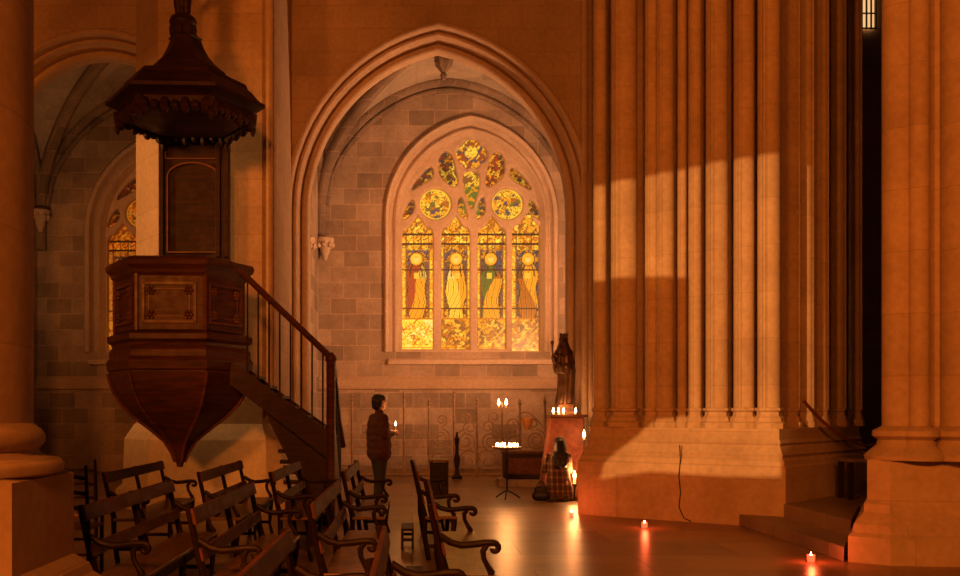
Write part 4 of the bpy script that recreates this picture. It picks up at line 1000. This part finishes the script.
kX, kY = gx(559, 16.9), 16.9
kn = thing('person', 'kneeling person with long dark hair in a plaid coat, seen from behind', 'person', (kX, kY, 0), math.radians(0))
b = MB(); head(b, (.03, .16, .965), .1, 1)
b.cap((.0, .10, .80), .055, (.02, .15, .90), .048); b.cap((-.07, 0, .28), .12, (.07, 0, .28), .12); b.cap((-.05, .02, .45), .10, (.05, .02, .45), .10); b.cap((-.08, .07, .64), .11, (.08, .07, .64), .11); b.cap((0, 0, .3), .12, (0, .07, .64), .12); b.cap((-.14, .09, .75), .055, (.14, .09, .75), .055)
for s in (-1, 1):
    b.cap((.08 * s, .02, .24), .085, (.11 * s, .40, .085), .06); b.cap((.11 * s, .40, .065), .056, (.09 * s, .02, .055), .045); b.cap((.09 * s, .0, .05), .036, (.08 * s, -.12, .045), .03)
    b.cap((.17 * s, .09, .74), .046, (.21 * s, .18, .50), .038); b.cap((.21 * s, .18, .50), .037, (.06 * s, .36, .60), .026)
    hand(b, (.055 * s, .37, .61), (-.2 * s, .6, .8), (0, -1, .3), .95, .5)
blob('body', b, M['skin'], kn, .0085, 2)
j = MB(); j.lathe((0, .02, .035), [(.24, 0), (.25, .05), (.235, .2), (.20, .36), (.18, .5), (.19, .62), (.17, .70), (.09, .77), (.055, .80)], 40, fold=lambda a, z: 1 + .04 * math.sin(8 * a) * (1 - z))
for i, v in enumerate(j.v): j.v[i] = (v[0], .02 + (v[1] - .02) * .80 + .08 * v[2], v[2])
for s in (-1, 1): j.cap((.165 * s, .09, .735), .066, (.22 * s, .18, .50), .056); j.cap((.22 * s, .18, .50), .054, (.09 * s, .33, .585), .042)
blob('plaid_coat', j, M['plaid'], kn, .012, 2)
h = MB(); h.cap((.03, .145, .99), .096, (.03, .13, .97), .098); h.cap((.03, .10, .94), .108, (.02, .0, .74), .118); h.cap((-.04, .0, .76), .09, (-.02, -.04, .60), .075); h.cap((.08, .0, .76), .09, (.07, -.04, .62), .07); h.cap((.06, .0, .74), .075, (.06, -.04, .64), .055)
for q in range(14):
    x = -.07 + .15 * q / 13; h.cap((x + .02, .03, .85), .02, (x + .01 + .01 * math.sin(q * 3), -.06, .60 + .03 * math.sin(q * 5)), .012, 6)
blob('hair', h, M['hair'], kn, .009, 1)
for s in (-1, 1):
    j = MB(); j.cap((.085 * s, -.02, .055), .046, (.085 * s, -.14, .05), .042); j.box(.085 * s - .045, .085 * s + .045, -.20, -.13, .004, .10); blob('shoe', j, M['black'], kn, .010, 3)
t = thing('handbag', 'small black handbag on the floor left of the kneeling person', 'bag', (gx(541, 16.7), 16.7, 0))
m = MB(); m.cap((-.07, 0, .10), .085, (.07, 0, .10), .085); m.cap((-.05, 0, .2), .065, (.05, 0, .2), .065); 
for i, v in enumerate(m.v): m.v[i] = (v[0], v[1] * .7, max(.0, v[2]))
blob('bag_body', m, M['black'], t, .01, 2)
MB().tube([(-.07, 0, .24)] + [(-.07 * math.cos(a), 0, .25 + .09 * math.sin(a)) for a in [PI * k / 8 for k in range(1, 8)]] + [(.07, 0, .24)], .008, 6).obj('strap', M['black'], t)
t = MB().tube([(gx(x, Y), Y, gz(y, Y)) for x, y, Y in ((803, 400, 13.35), (815, 414, 13.55), (830, 428, 13.9), (848, 440, 14.3), (866, 446, 14.6), (886, 442, 15.0))], .022, 8).obj('rope', M['cloth_red'])
tag(t, 'dark red rope sagging along the shaded side of the crossing pier', 'rope')
dAB = (B - A).normalized(); cs_ = ((680 - HX) / F * A.y - A.x) / (dAB.x - (680 - HX) / F * dAB.y); cp = A + dAB * cs_ + Vector((dAB.y, -dAB.x)) * .012
t = MB().tube([(cp.x + dAB.x * w, cp.y + dAB.y * w, z) for w, z in ((.0, 1.05), (.01, .85), (-.012, .62), (.012, .4), (-.01, .2), (.06, .05), (.16, .012))], .008, 6).obj('cable', M['black'])
tag(t, 'thin dark cable hanging down the lit base of the crossing pier', 'cable')
# added unseen projector, its plate shaped to cut the light patch on the pier
fl0 = Vector(FLOOD); fdir = (Vector(FLOOD_T) - fl0).normalized(); fs_ = fdir.cross(Vector((0, 0, 1))).normalized(); fu = fs_.cross(fdir); AD = .8
def on_pier(x, y, inset):
    rr = (x - HX) / F; Q0 = A + Vector((-dAB.y, dAB.x)) * inset; q_ = (rr * Q0.y - Q0.x) / (dAB.x - rr * dAB.y); c = Q0 + dAB * q_
    return Vector((c.x, c.y, gz(y, c.y)))
def to_ap(p):
    v = p - fl0; k = AD / v.dot(fdir); v = v * k; return (v.dot(fs_), v.dot(fu))
ap = [to_ap(on_pier(x, y, ins)) for x, y, ins in ((575, 190, .25), (640, 177, .25), (720, 161, .25), (781, 152, .25), (781, 478, .0), (720, 477, .0), (650, 472, .0), (600, 480, .0), (604, 463, .0), (617, 449, .0), (638, 433, .05), (652, 419, .1), (688, 414, .25), (688, 277, .25), (640, 276, .25), (575, 283, .25))]
fl = thing('unseen_floodlight', 'added framing projector out of view, its plate shaped to cut the light patch on the crossing pier', 'unseen_floodlight', FLOOD)
sq = [(-.26, -.26), (.26, -.26), (.26, .26), (-.26, .26)]
sh = plate('added_shutter_plate', sq, [ap], -.004, .004, M['black_iron'])
for v in sh.data.vertices:
    p = fs_ * v.co.x + fu * v.co.z + fdir * (AD + v.co.y); v.co = p
sh.parent = fl
m = MB(); rows = []
for q_ in (-.18, .1, .45, .82): rows.append([tuple(fs_ * (a_ * .27 * (0.5 if q_ < .1 else 1)) + fu * (b_ * .27 * (0.5 if q_ < .1 else 1)) + fdir * q_) for a_, b_ in ((-1, -1), (1, -1), (1, 1), (-1, 1))])
m.loft(rows, True); m.obj('housing', M['black_iron'], fl, smooth=0)
MB().tube([(0, 0, -.28), (0, 0, -3.55)], .03, 10).obj('stand_pole', M['black_iron'], fl)
for k in range(3):
    a_ = k * 2 * PI / 3; MB().tube([(0, 0, -2.9), (.6 * math.cos(a_), .6 * math.sin(a_), -3.58)], .02, 8).obj('leg', M['black_iron'], fl)
# dim stone seat between the right piers
t = thing('stone_stool', 'dim low stool with pale top on the steps between the right piers', 'stool', (gx(862, 13.6), 13.6, .32))
MB().box(-.26, .26, -.2, .2, .5, .55).obj('seat', M['step'], t, smooth=0, bevel=.01)
for x in (-.22, .22):
    for y in (-.15, .15): MB().box(x - .03, x + .03, y - .03, y + .03, 0, .5).obj('leg', M['bench'], t, smooth=0)
